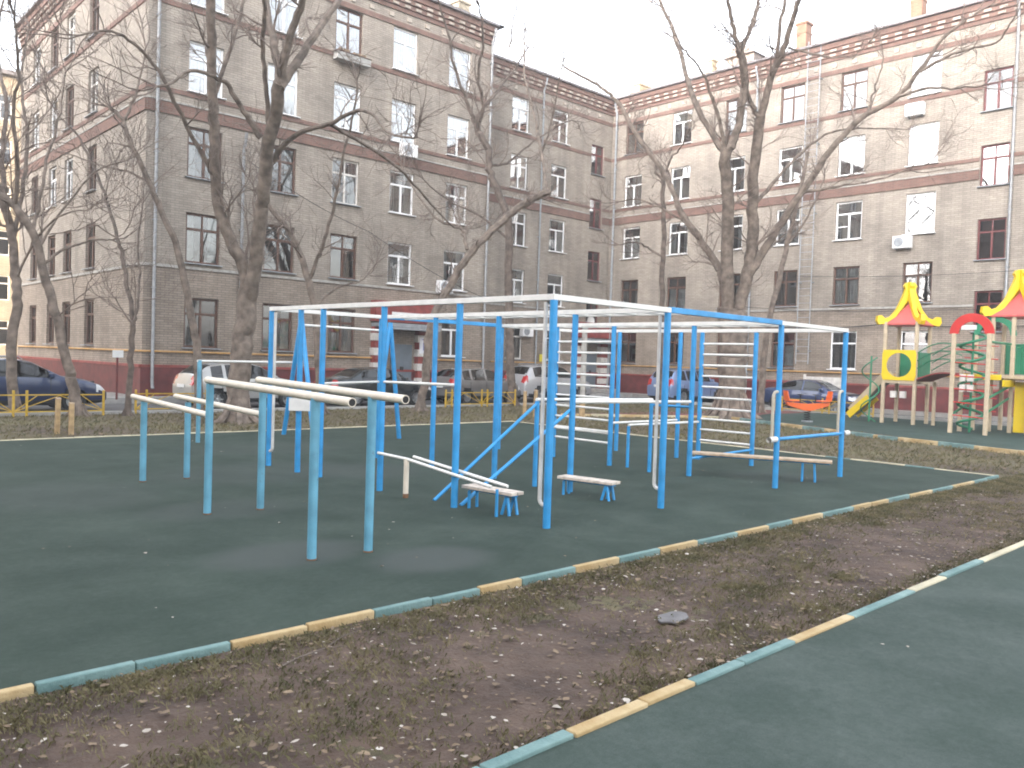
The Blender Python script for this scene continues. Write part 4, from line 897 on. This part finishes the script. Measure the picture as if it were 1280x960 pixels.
    for s_ in (-1, 1):
        inst('door_mirror', MB().box((p['wind'][1]-.28, s_*(W0+.06), p['belt'][1]+.09), (.14, .18, .13)).mesh('door_mirror', paint, bevel=.03), root, I)
        for k, w in enumerate(p['whl']):
            if p['rw'] not in WM: WM[p['rw']] = wheel_meshes(p['rw'])
            e_ = bpy.data.objects.new('wheel', MB().lathe([(p['rw']*.2, .09), (p['rw']*.2, .12), (0, .12)], 10, axis='y').mesh('wheel', 'plastic_dark')); e_.matrix_basis = T(w, s_*(W0-.13), p['rw'], 0 if s_ < 0 else math.pi); link(e_, root, False)
            inst('tyre', WM[p['rw']][0], e_, I); inst('rim', WM[p['rw']][1], e_, I)
    mb = MB()
    for x in (*p['pil'][:1], p['side'][1]-.02, p['side'][0]+.35):
        for s_ in (-1, 1): mb.box((x, s_*(W0-.008), .66), (.010, .02, .52))
    inst('door_seam', mb.mesh('door_seam', 'plastic_dark'), root, I)
    for x in (p['pil'][0]+.16, p['pil'][0]-.70):
        for s_ in (-1, 1): inst('door_handle', MB().box((x, s_*(W0+.002), p['belt'][0]-.14), (.17, .04, .035)).mesh('door_handle', paint, bevel=.01), root, I)
    inst('number_plate', MB().box((-h-.05, 0, .72 if kind != 'suv' else .85), (.015, .5, .11)).mesh('number_plate', 'plate_white', bevel=.004), root, I)
    inst('number_plate', MB().box((h+.05, 0, .42), (.015, .5, .11)).mesh('number_plate', 'plate_white', bevel=.004), root, I)
    if kind in ('suv', 'wagon'):
        mb = MB()
        for s_ in (-1, 1): mb.tube([(-1.4, s_*(W0-.32), ztop(-1.4)+.0), (-1.3, s_*(W0-.32), ztop(-1.2)+.05), (.1, s_*(W0-.32), ztop(.1)+.05), (.2, s_*(W0-.32), ztop(.2)+.0)], .016, 6)
        inst('roof_rail', mb.mesh('roof_rail', 'grey_metal', smooth=True), root, I)
    return root
car('dark navy estate car with bright headlight behind the yellow lawn fence', 'wagon', (.3, 20.6), R(-1), 'car_navy')
car('white hatchback seen from behind, partly hidden by the thick grey tree trunk', 'hatch', (7.25, 20.7), R(1), 'car_white')
car('black saloon with red tail light parked in front of the striped porch', 'sedan', (12.6, 20.6), R(-1), 'car_black')
car('grey hatchback with red tail light parked just past the grey entrance door', 'hatch', (17.85, 20.6), R(1), 'car_grey')
car('silver off-roader parked near the small yellow wall sign', 'suv', (22.9, 21.1), R(-2), 'car_silver')
car('pale blue off-roader standing in the corner of the yard', 'suv', (30.3, 18.2), R(-6), 'car_bluesilver')
car('dark blue saloon parked along the wall behind the orange see-saw', 'sedan', (29.6, 11.2), R(-91), 'car_blue')

# ------------------------------------------------------------------ bare trees
def smooth_path(pts, sub=5):
    P = [pts[0]]+list(pts)+[pts[-1]]; out = []
    for i in range(1, len(P)-2):
        a, b, c, d = P[i-1], P[i], P[i+1], P[i+2]
        for k in range(sub):
            t = k/sub; out.append(.5*((2*b)+(-a+c)*t+(2*a-5*b+4*c-d)*t*t+(-a+3*b-3*c+d)*t**3))
    out.append(P[-2]); return out
def grow(mb, p, d, L, r, lev, rng, maxlev, up=.10):
    n = 6 if lev == 1 else 5; pts = [p.copy()]; d = d.normalized(); rad = [r]
    bend = Vector((rng.gauss(0, .16), rng.gauss(0, .16), rng.gauss(0, .12)))
    for i in range(n):
        d = (d+bend*.7+Vector((rng.gauss(0, .16), rng.gauss(0, .16), rng.gauss(0, .15)+up))).normalized(); pts.append(pts[-1]+d*(L/n)); rad.append(r*(1-.8*(i+1)/n)+.0022)
    mb.tube(pts, rad, 4 if lev == 1 else 3, cap=False)
    if lev >= maxlev: return
    k = rng.randint(4, 6) if lev == 1 else rng.randint(2, 4)
    for _ in range(k):
        i = rng.randint(1, n-1); t = rng.random(); q = pts[i].lerp(pts[i+1], t); dd = (pts[i+1]-pts[i]).normalized()
        ax = Vector((rng.gauss(0, 1), rng.gauss(0, 1), rng.gauss(0, 1))); ax = (ax-dd*ax.dot(dd)).normalized()
        grow(mb, q, dd*.75+ax*rng.uniform(.5, 1.0), L*rng.uniform(.42, .75), max(.004, rad[i]*.55), lev+1, rng, maxlev, up)
def tree(name, label, depth, limbs, seed, twl=1.6, dens=1.0, maxlev=3, bark='bark', up=.10, flare=True):
    rng = random.Random(seed); base = at(*limbs[0][0][0], depth); base.z = -.05
    root = thing(name, label, 'tree', base, 0, 'bare trees in the yard')
    mb = MB(); tw = MB(); done = []; sc_ = depth/FPX
    for li, lim in enumerate(limbs):
        px, w0, w1 = lim[:3]
        d0 = 0.0
        if done:
            best = min(done, key=lambda e_: (e_[0]-px[0][0])**2+(e_[1]-px[0][1])**2); d0 = best[2]
        tot = sum(math.hypot(px[i+1][0]-px[i][0], px[i+1][1]-px[i][1]) for i in range(len(px)-1)); acc = 0
        sl_ = rng.choice((-1, 1))*rng.uniform(.25, .75) if li else rng.uniform(-.08, .08); wp = []
        for i, (x, y) in enumerate(px):
            if i: acc += math.hypot(x-px[i-1][0], y-px[i-1][1])
            dd = d0+sl_*acc*sc_*(.6+.4*acc/max(tot, 1)); q = at(x, y, depth+dd)
            wp.append(q); done.append((x, y, dd))
        if li == 0: wp[0].z = -.08
        sp = smooth_path(wp, 5); m_ = len(sp); rad = []
        wig = sc_*max(.7, min(1.2, w0*.05))
        for i in range(m_):
            t = i/(m_-1); rad.append(max(.006, (w0*(1-t)+w1*t)/2*sc_*(1+rng.uniform(-.03, .03))))
            if 0 < i < m_-1: sp[i] = sp[i]+Vector((rng.gauss(0, wig), rng.gauss(0, wig), rng.gauss(0, wig*.5)))
        if li == 0 and flare:
            rad[0] *= 1.45; rad[1] *= 1.15
            for k in range(7):
                a = 2*math.pi*k/7+rng.uniform(-.3, .3); q = Vector((math.cos(a), math.sin(a), 0)); r_ = rad[0]*rng.uniform(.85, 1.1); z0 = Vector((sp[0].x, sp[0].y, -.05))
                mb.tube([z0+q*r_*.62+Vector((0, 0, r_*1.5)), z0+q*r_*.86+Vector((0, 0, r_*.55)), z0+q*r_*1.25+Vector((0, 0, r_*.12)), z0+q*r_*1.9-Vector((0, 0, r_*.15))], [r_*.10, r_*.20, r_*.20, r_*.07], 7, cap=False)
        mb.tube(sp, rad, 12 if w0 > 12 else 7, cap=True)
        Lm = sum((sp[i+1]-sp[i]).length for i in range(m_-1))
        lo = .45 if li == 0 else .12
        if len(lim) > 3: lo = lim[3]
        nb_ = int(Lm*2.1*dens*(1-lo))
        for _ in range(nb_):
            t = lo+(1-lo)*rng.random(); i = min(m_-2, int(t*(m_-1))); dd = (sp[i+1]-sp[i]).normalized()
            ax = Vector((rng.gauss(0, 1), rng.gauss(0, 1), rng.gauss(0, .8))); ax = (ax-dd*ax.dot(dd)).normalized()
            grow(tw, sp[i], dd*.6+ax*rng.uniform(.6, 1.1), twl*rng.uniform(.5, 1.15)*(1-.35*t), max(.009, min(.03, rad[i]*.42)), 1, rng, maxlev, up)
        if len(lim) <= 4:
            for _ in range(3): grow(tw, sp[-1], (sp[-1]-sp[-3]).normalized()+Vector((rng.gauss(0, .3), rng.gauss(0, .3), rng.gauss(0, .3))), twl*rng.uniform(.6, 1.0), max(.008, min(.022, rad[-1]*.8)), 1, rng, maxlev, up)
    mb.build('trunk', bark, root, smooth=True)
    if tw.v:
        me = bpy.data.meshes.new('crown'); me.from_pydata([tuple(v) for v in tw.v], [], tw.f); me.materials.append(M['twig']); me.shade_smooth(); link(bpy.data.objects.new('crown', me), root)
    return root
tree('bare_tree', 'thick grey trunked bare tree forking low into two tall stems behind the parallel bars', 20.1, [
    ([(298, 526), (300, 470), (306, 410), (310, 362)], 28, 24, .99), ([(308, 372), (305, 337), (287, 297), (272, 250), (268, 180), (266, 125), (264, 47), (261, -30), (255, -110)], 16, 9), ([(312, 372), (320, 320), (326, 266), (328, 250), (337, 175), (350, 103)], 18, 14),
    ([(350, 105), (340, 45), (331, 0), (322, -70)], 10, 6), ([(350, 105), (362, 45), (378, 0), (396, -60), (404, -120)], 10, 5), ([(350, 110), (375, 72), (400, 34), (423, 0), (452, -50)], 11, 5), ([(336, 180), (334, 119), (328, 62), (331, 20), (326, -30)], 6, 4),
    ([(326, 172), (312, 150), (300, 131), (285, 106), (275, 100), (256, 91), (234, 89), (216, 103), (196, 108)], 7, 2.5), ([(331, 225), (348, 190), (373, 166), (411, 155), (445, 138), (467, 144), (486, 166), (517, 173)], 7, 2), ([(411, 155), (436, 169), (489, 203), (523, 237), (542, 259), (567, 284)], 4.5, 2),
    ([(270, 220), (240, 170), (205, 100), (175, 60), (140, 40), (100, 44)], 6, 2), ([(266, 130), (285, 70), (300, 20), (312, -40)], 6, 3)], 11, 1.7, .55)
tree('bare_tree', 'slender bare tree leaning left before a brown framed ground floor window', 22.3, [
    ([(249, 513), (247, 444), (241, 406), (233, 359), (219, 303), (197, 253), (187, 228), (162, 175), (153, 150), (137, 134)], 11, 5, .5), ([(154, 152), (165, 130), (175, 100), (182, 60)], 4, 2), ([(187, 228), (160, 215), (120, 205), (80, 190)], 3.5, 1.5)], 12, 1.9, .55)
tree('bare_tree', 'thin young bare tree forking at half height in front of the dark red base wall', 21.0, [
    ([(159, 515), (163, 460), (166, 406)], 8, 7, .9), ([(166, 408), (158, 353), (153, 322), (147, 297), (134, 250), (131, 241), (116, 206), (97, 169), (75, 147)], 6, 2.5), ([(167, 405), (171, 390), (175, 350), (172, 300), (178, 255)], 4, 2)], 13, 1.7, .55, 3, 'bark_dark')
tree('bare_tree', 'bent bare tree curving to its left beside the navy estate car bonnet', 20.4, [
    ([(97, 516), (90, 480), (84, 453), (67, 384), (56, 344), (41, 290), (19, 259), (-8, 236)], 14, 8, .4), ([(56, 330), (75, 314), (94, 306), (118, 300), (140, 300)], 4, 2), ([(41, 290), (52, 240), (60, 190), (75, 140), (82, 90)], 5, 2), ([(19, 259), (22, 200), (16, 140), (24, 80), (18, 20)], 6, 2.5), ([(48, 310), (80, 260), (118, 215), (160, 200)], 3.5, 1.5)], 14, 2.2, .7)
tree('bare_tree', 'bare tree with a straight rough trunk standing behind the yellow lawn fence', 20.4, [
    ([(19, 514), (14, 437), (22, 381), (19, 344), (14, 297), (9, 266), (-4, 230)], 13, 9, .5), ([(16, 300), (28, 240), (34, 170), (26, 100), (36, 30)], 6, 2.5), ([(9, 266), (2, 200), (8, 130), (-4, 60), (6, -10)], 7, 3), ([(20, 350), (45, 300), (75, 270), (110, 262)], 3.5, 1.5)], 15, 2.2, .7)
tree('bare_tree', 'bare tree bowing to its left in front of the ground floor wall near the porch', 23.8, [
    ([(401, 512), (398, 453), (394, 390), (384, 344), (366, 297), (340, 262), (318, 235)], 11, 6, .55), ([(386, 350), (405, 300), (420, 250), (428, 200), (440, 150), (446, 100)], 5, 2), ([(393, 385), (420, 360), (450, 352), (470, 330)], 3.5, 1.5)], 16, 1.5, .9)
tree('bare_tree', 'bare tree leaning steeply to its right with a sawn off limb near the porch', 26.4, [
    ([(526, 511), (531, 470), (535, 425), (546, 385), (565, 353), (578, 330), (600, 303), (635, 270), (660, 252), (686, 240)], 10.5, 9, .3, 1), ([(584, 312), (580, 295), (575, 284), (550, 276), (530, 255), (505, 215)], 5, 2), ([(684, 240), (676, 187), (665, 131), (656, 94), (655, 50)], 4, 2), ([(677, 192), (687, 162), (696, 119), (704, 80)], 3, 1.5)], 17, 1.4, .8)
tree('bare_tree', 'upright bare tree with dark crooked stem before the recessed part of the house', 31.5, [
    ([(641, 503), (638, 440), (636, 380), (636, 320), (635, 275), (622, 241), (612, 212), (610, 187), (598, 165), (592, 147)], 11, 8, .5), ([(593, 150), (582, 125), (567, 81), (560, 40), (548, 0)], 5, 2), ([(594, 150), (601, 140), (617, 119), (642, 87), (660, 60)], 4.5, 2), ([(596, 155), (603, 140), (598, 94), (604, 50), (600, 10)], 5, 2), ([(613, 207), (634, 204), (654, 187), (689, 162), (715, 150)], 3.5, 1.5), ([(636, 300), (600, 270), (560, 250), (530, 225)], 3, 1.5), ([(637, 60), (641, 30), (648, -10)], 2.5, 1.5)], 18, 2.0, .9, 3, 'bark_dark')
tree('bare_tree', 'huge multi stemmed bare tree spreading over the yard behind the wall bars', 28.2, [
    ([(912, 520), (916, 470), (917, 430), (914, 385)], 33, 35, .99), ([(908, 392), (902, 344), (893, 325), (871, 294), (852, 266), (827, 212), (796, 169), (774, 131), (756, 112), (731, 97), (706, 84)], 11, 3), ([(910, 390), (909, 312), (910, 250), (906, 203), (908, 186)], 16, 12), ([(907, 190), (896, 178), (868, 125), (852, 72), (840, 34), (827, 6), (812, -40)], 8, 3.5),
    ([(909, 188), (917, 176), (924, 150), (931, 103), (924, 62)], 10, 9), ([(924, 66), (918, 40), (912, 12), (906, -40)], 6, 3.5), ([(925, 64), (937, 40), (949, 0), (962, -50)], 6, 3), ([(906, 186), (896, 141), (881, 97), (859, 66)], 5, 2), ([(922, 390), (931, 356), (940, 312), (941, 250), (945, 187), (951, 144)], 16, 11),
    ([(951, 146), (964, 97), (979, 62), (992, 19), (1001, -10), (1010, -60)], 9, 4), ([(970, 80), (976, 30), (982, -10), (980, -60)], 5, 3), ([(950, 148), (936, 125), (928, 90), (926, 75)], 6, 5), ([(920, 395), (937, 344), (956, 312), (977, 278), (1001, 241), (1039, 187), (1076, 147), (1120, 122), (1151, 87), (1176, 50), (1207, 25)], 11.5, 3),
    ([(1120, 122), (1157, 111), (1190, 110), (1226, 108)], 4, 1.5), ([(1150, 90), (1175, 75), (1201, 64), (1245, 53), (1262, 30)], 4, 1.5), ([(1001, 241), (1030, 236), (1061, 231), (1095, 225), (1136, 212)], 4, 1.5), ([(944, 254), (970, 225), (995, 197), (1026, 172), (1061, 161), (1132, 162)], 5, 1.5), ([(1086, 140), (1090, 120), (1098, 97), (1104, 70)], 3, 1.5), ([(985, 60), (1010, 66), (1040, 72), (1070, 68)], 3, 1.5), ([(860, 280), (830, 262), (800, 250), (775, 252)], 3, 1.5)], 19, 1.8, .62)
tree('bare_tree', 'slim leaning bare tree beside the fire ladder on the brick wall', 32.0, [
    ([(950, 512), (954, 460), (962, 395), (980, 325), (990, 281), (1001, 235), (1010, 190)], 9, 4, .55), ([(985, 305), (1010, 270), (1030, 225)], 3, 1.5)], 20, 1.4, .8)
tree('bare_tree', 'thin straight bare tree rising before the inner corner of the house', 32.3, [
    ([(826, 511), (827, 450), (827, 381), (829, 310), (829, 250), (828, 215)], 8, 5, .5), ([(828, 322), (809, 309), (795, 303), (774, 306)], 3, 1.5), ([(829, 225), (838, 200), (850, 185), (862, 160)], 3, 1.5), ([(828, 218), (815, 195), (800, 185), (790, 160)], 3, 1.5)], 21, 1.3, 1.1, 3, 'bark_dark')

# ------------------------------------------------------------------ small things of the yard
def lawn_fence(label, x0, y0, n, sec=2.0, rz=0.0):
    root = thing('lawn_fence', label, 'fence', (x0, y0, -.05), rz)
    rail_ = MB().box((0, 0, 0), (sec, .03, .03)).mesh('rail', 'fence_yellow', bevel=.004); pst = MB().box((0, 0, 0), (.05, .05, .66)).mesh('post', 'fence_yellow', bevel=.006)
    dg = [MB().bar((a, 0, .12), (b, 0, .5), .018, .018).mesh('diagonal', 'fence_yellow') for a, b in ((-sec/2, 0), (sec/2, 0), (-sec/2, -sec/4), (sec/2, sec/4))]
    for k in range(n):
        x = k*sec+sec/2; inst('rail', rail_, root, T(x, 0, .12)); inst('rail', rail_, root, T(x, 0, .52))
        inst('post', pst, root, T(x-sec/2, 0, .3)); inst('post', pst, root, T(x-sec/2+.28, 0, .3))
        for d in dg: inst('diagonal', d, root, T(x, .012, 0))
    inst('post', pst, root, T(n*sec, 0, .3))
lawn_fence('low yellow metal lawn fence with fan diagonals in front of the navy estate car', -6.6, 16.45, 4)
lawn_fence('low yellow metal lawn fence with fan diagonals between the young tree and the white hatchback', 2.3, 16.75, 1, 1.9)
lawn_fence('low yellow metal lawn fence with fan diagonals in front of the grey hatchback', 12.6, 16.4, 2, 1.7)
lawn_fence('low yellow metal lawn fence with fan diagonals behind the orange see-saw', 25.6, 10.9, 2, 2.0, R(-92))
def stake(label, x, y, h, tilt):
    root = thing('wooden_stake', label, 'stake', (x, y, -.05))
    MB().box((0, 0, h/2), (.085, .085, h+.06), rot=Matrix.Rotation(tilt, 3, 'X')).build('shaft', 'stake_wood', root, bevel=.012, keep=False)
    MB().box((0, h*math.sin(-tilt)*.5, h+.03), (.09, .09, .03), rot=Matrix.Rotation(tilt, 3, 'X')).build('cap', 'cut_wood', root, bevel=.005, keep=False)
stake('short pale wooden stake at the pad edge, upright of a pair near the yellow fence', -.78, 11.75, .58, 0)
stake('taller leaning wooden stake of a pair near the yellow fence', -.95, 12.0, .66, R(4))
a = (12.2, 11.9); stake('wooden stake of a pair before the silver off-roader, the upright one', a[0]-.2, a[1]+.1, .75, 0); stake('wooden stake of a pair before the silver off-roader, the leaning one', a[0]+.05, a[1]-.1, .8, R(3))
root = thing('steel_post', 'grey steel post standing on the lawn before the inner corner of the house', 'post', (13.41, 9.02+1.9, -.05))
MB().tube([(0, 0, -.05), (0, 0, 2.75)], .085, 14).build('shaft', 'concrete', root, smooth=True, keep=False); MB().tube([(0, 0, 2.75), (0, 0, 2.79)], .10, 14).build('cap', 'grey_metal', root, keep=False); MB().tube([(0, 0, 0), (0, 0, .5)], .09, 14).build('sleeve', 'stake_wood', root, smooth=True, keep=False)
root = thing('sign_post', 'small blank sign on a thin post by the dark red base wall', 'sign', (4.0, 22.9, -.04))
MB().tube([(0, 0, 0), (0, 0, 1.5)], .035, 8).build('pole', 'plinth_red', root, smooth=True, keep=False); MB().box((0, -.05, 1.5), (.34, .03, .24)).build('panel', 'plate_white', root, bevel=.006, keep=False)
# flat stone and a fallen stick on the soil
mb = MB(); rng = random.Random(5)
o = [(.16*math.cos(t*.45)*rng.uniform(.7, 1.1), .10*math.sin(t*.45)*rng.uniform(.65, 1.15), 0) for t in range(14)]; mb.prism(o, (0, 0, .014)); ob = mb.build('flat_stone', 'stone', None, bevel=.004); ob.location = (-1.43, -2.47, -.026); tag(ob, 'flat grey stone lying on the bare soil strip', 'stone')
mb = MB(); mb.tube([(-3.85, -1.62, -.02), (-3.7, -1.58, -.005), (-3.5, -1.53, -.012), (-3.33, -1.44, -.005), (-3.2, -1.42, .0)], [.005, .005, .004, .0035, .002], 6).tube([(-3.5, -1.53, -.01), (-3.42, -1.6, 0)], [.004, .002], 5); tag(mb.build('fallen_stick', 'bark_dark', None, smooth=True), 'thin crooked stick lying on the soil next to the pad kerb', 'stick')

# person at the edge of the playground
def person(label, loc, rz):
    bm = bmesh.new(); lay = bm.verts.layers.skin.verify(); V = {}
    def v(n, co, r, r2=None):
        x = bm.verts.new(co); x[lay].radius = (r, r2 or r); V[n] = x; return x
    def e_(*ns):
        for a, b in zip(ns, ns[1:]): bm.edges.new((V[a], V[b]))
    v('pel', (0, 0, .95), .165, .12); v('wai', (0, 0, 1.12), .145, .11); v('che', (0, .01, 1.32), .175, .125); v('sho', (0, 0, 1.45), .10, .09); v('nec', (0, 0, 1.53), .055); v('hd0', (0, .02, 1.60), .07, .08); v('hd1', (0, .02, 1.68), .085, .10); v('hd2', (0, .01, 1.76), .062, .075)
    e_('pel', 'wai', 'che', 'sho', 'nec', 'hd0', 'hd1', 'hd2')
    v('nos', (0, .125, 1.665), .014); e_('hd1', 'nos')
    for s_, k in ((1, 'l'), (-1, 'r')):
        v(k+'hip', (s_*.095, 0, .88), .095, .10); v(k+'kne', (s_*.11, .02*s_, .50), .068); v(k+'ank', (s_*.11, .0, .10), .05); v(k+'toe', (s_*.13, .16, .045), .042, .034); e_('pel', k+'hip', k+'kne', k+'ank', k+'toe')
        v(k+'sh', (s_*.19, 0, 1.42), .07); v(k+'elb', (s_*.25, -.02, 1.14), .052); v(k+'wri', (s_*.26, .06, .90), .034); v(k+'pal', (s_*.26, .08, .83), .034, .02); e_('sho', k+'sh', k+'elb', k+'wri', k+'pal')
        for q in range(4): v(k+'f%d' % q, (s_*(.275-.004*q), .055+.019*q, .775), .0095); v(k+'g%d' % q, (s_*.268, .06+.018*q, .735-.006*(q in (1, 2))), .008); e_(k+'pal', k+'f%d' % q, k+'g%d' % q)
        v(k+'t0', (s_*.245, .115, .82), .011); v(k+'t1', (s_*.24, .13, .785), .009); e_(k+'wri', k+'t0', k+'t1')
        v(k+'ear', (s_*.095, .01, 1.665), .018); e_('hd1', k+'ear')
    me = bpy.data.meshes.new('body'); bm.to_mesh(me); bm.free()
    tmp = bpy.data.objects.new('body', me); col.objects.link(tmp); sk = tmp.modifiers.new('s', 'SKIN'); tmp.modifiers.new('u', 'SUBSURF').levels = 2
    dg = bpy.context.evaluated_depsgraph_get(); em = bpy.data.meshes.new_from_object(tmp.evaluated_get(dg)); bpy.data.objects.remove(tmp)
    for mt in ('navy_cloth', 'skin', 'hair', 'white_shoe'): em.materials.append(M[mt])
    for f in em.polygons:
        c = f.center; i = 0
        if c.z < .085: i = 3
        elif c.z > 1.50: i = 2 if (c.z > 1.72 or (c.y < -.02 and c.z > 1.56)) else 1
        elif c.z < .89 and abs(c.x) > .2: i = 1
        f.material_index = i
    em.shade_smooth(); root = thing('person', label, 'person', loc, rz); inst('body', em, root, Matrix.Identity(4))
    inst('hair', MB().lathe([(0, .115), (.06, .10), (.092, .05), (.10, 0), (.094, -.06)], 16, (0, -.012, 1.715)).mesh('hair', 'hair', smooth=True), root, Matrix.Identity(4))
person('person in dark navy jacket and trousers walking at the playground edge', (17.45, -.38, -.01), R(60))

# ------------------------------------------------------------------ litter and grass
rs = np.random.default_rng(11)
def soil_y(x, t): a = line_y(K2a, K2b, x)+.06; b = line_y(K1a, K1b, x)-.06; return a+(b-a)*t
def scatter(name, pts, size, mt, flat=.4):
    v = []; f = []
    for (x, y, z) in pts:
        s_ = size*min(2.2, max(.4, rs.lognormal(-.1, .45))); a = rs.uniform(0, 6.28); c, sn = math.cos(a), math.sin(a); w = s_*rs.uniform(.22, .95); b = len(v); ti = rs.uniform(-flat, flat); cu = rs.uniform(.0, .35)*s_
        P = [(-s_, 0, 0), (-s_*.3, -w, cu), (s_*.4, -w*.9, cu*.8), (s_, 0, .1*s_), (s_*.3, w, cu), (-s_*.4, w*.8, cu*.7)]
        for (p, q, r) in P: v.append((x+p*c-q*sn, y+p*sn+q*c, z+r+p*ti*.5))
        f += [(b, b+1, b+2, b+3), (b, b+3, b+4, b+5)]
    me = bpy.data.meshes.new(name); me.from_pydata(v, [], f); me.materials.append(M[mt]); o = bpy.data.objects.new(name, me); col.objects.link(o); return o
def strip_pts(n, edge=.5):
    out = []
    for _ in range(n):
        x = rs.uniform(-6.5, 13.5); t = rs.random()
        if rs.random() < edge: t = abs(rs.normal(0, .12)); t = 1-t if rs.random() < .5 else t
        t = min(.99, max(.01, t)); out.append((x, soil_y(x, t), -.018+rs.uniform(-.008, .012)))
    return out
def area_pts(n, x0, x1, y0, y1, z): return [(rs.uniform(x0, x1), rs.uniform(y0, y1), z) for _ in range(n)]
tag(scatter('leaf_litter', strip_pts(1700, .35)+area_pts(70, -6, 9, -1, 10, .004)+area_pts(14, -4, 6, -6, -3.6, 0), .0115, 'leaf_pale'), 'pale dry leaf scraps scattered over the soil strip', 'leaves', kind='stuff')
tag(scatter('leaf_litter', strip_pts(6500, .35)+area_pts(80, -6, 9, -1, 10, .004), .013, 'leaf_brown'), 'brown dead leaves scattered over the soil strip', 'leaves', kind='stuff')
back = area_pts(2600, -8, 26, 10.9, 16.6, -.03)+[(rs.uniform(10.1, 18), rs.uniform(-3, 10.6), -.03) for _ in range(1800)]
back = [p for p in back if not (p[0] > 13.5 and p[1] < 9.5 and p[0] > 14+.55*(p[1]+2.5)*.7)]
tag(scatter('leaf_litter', back, .028, 'leaf_brown'), 'brown dead leaves on the lawn beyond the gym pad', 'leaves', kind='stuff')
def blades(name, pts, hmin, hmax, w, mt):
    v = []; f = []
    for (x, y, z) in pts:
        for _ in range(3):
            a = rs.uniform(0, 6.28); h_ = rs.uniform(hmin, hmax); l1 = rs.uniform(.2, 1.1)*h_; dx, dy = math.cos(a), math.sin(a); bx, by = x+rs.normal(0, .012), y+rs.normal(0, .012); b = len(v)
            v += [(bx-dy*w, by+dx*w, z), (bx+dy*w, by-dx*w, z), (bx+dx*l1*.45+dy*w*.6, by+dy*l1*.45-dx*w*.6, z+h_*.7), (bx+dx*l1, by+dy*l1, z+h_*.85)]; f += [(b, b+1, b+2), (b, b+2, b+3)]
    me = bpy.data.meshes.new(name); me.from_pydata(v, [], f); me.materials.append(M[mt]); o = bpy.data.objects.new(name, me); col.objects.link(o); return o
gp = []
cl_ = [(rs.uniform(-6, 13), rs.random()**.7, rs.uniform(.08, .4)) for _ in range(150)]
for _ in range(30000):
    if rs.random() < .45:
        x = rs.uniform(-6.5, 13.5); t = 1-abs(rs.normal(0, .13)) if rs.random() < .72 else abs(rs.normal(0, .05))
    else:
        c = cl_[rs.integers(len(cl_))]; x = c[0]+rs.normal(0, c[2]); t = c[1]+rs.normal(0, c[2]*.35)
    if .01 < t < .99: gp.append((x, soil_y(x, t), -.030))
tag(blades('grass', gp, .012, .04, .0028, 'grass_blade'), 'sparse dry grass along the kerbs of the soil strip', 'grass', kind='stuff')
gb = area_pts(9000, -8, 25, 10.9, 16.6, -.05)+[(rs.uniform(10, 18), rs.uniform(-4, 10.6), -.05) for _ in range(7000)]
gb = [p for p in gb if not (p[0] > 14+.5*(p[1]+2.5) and p[1] < 9.5)]
tag(blades('grass', gb, .03, .08, .006, 'grass_blade'), 'short dry grass of the lawn beyond the gym pad', 'grass', kind='stuff')

# ------------------------------------------------------------------ thin air volume added to soften contrast like lens glare
hz, n_, l_, b_ = newmat('glare_haze'); n_.remove(b_)
pv_ = n_.new('ShaderNodeVolumePrincipled'); pv_.inputs['Density'].default_value = 0.0018; pv_.inputs['Color'].default_value = (.97, .97, .98, 1); pv_.inputs['Anisotropy'].default_value = .2
l_.new(pv_.outputs[0], n_['Material Output'].inputs['Volume'])
hb = MB().box((5, 10, 14.5), (130, 150, 32)).build('glare_haze', 'glare_haze'); tag(hb, kind='stuff')
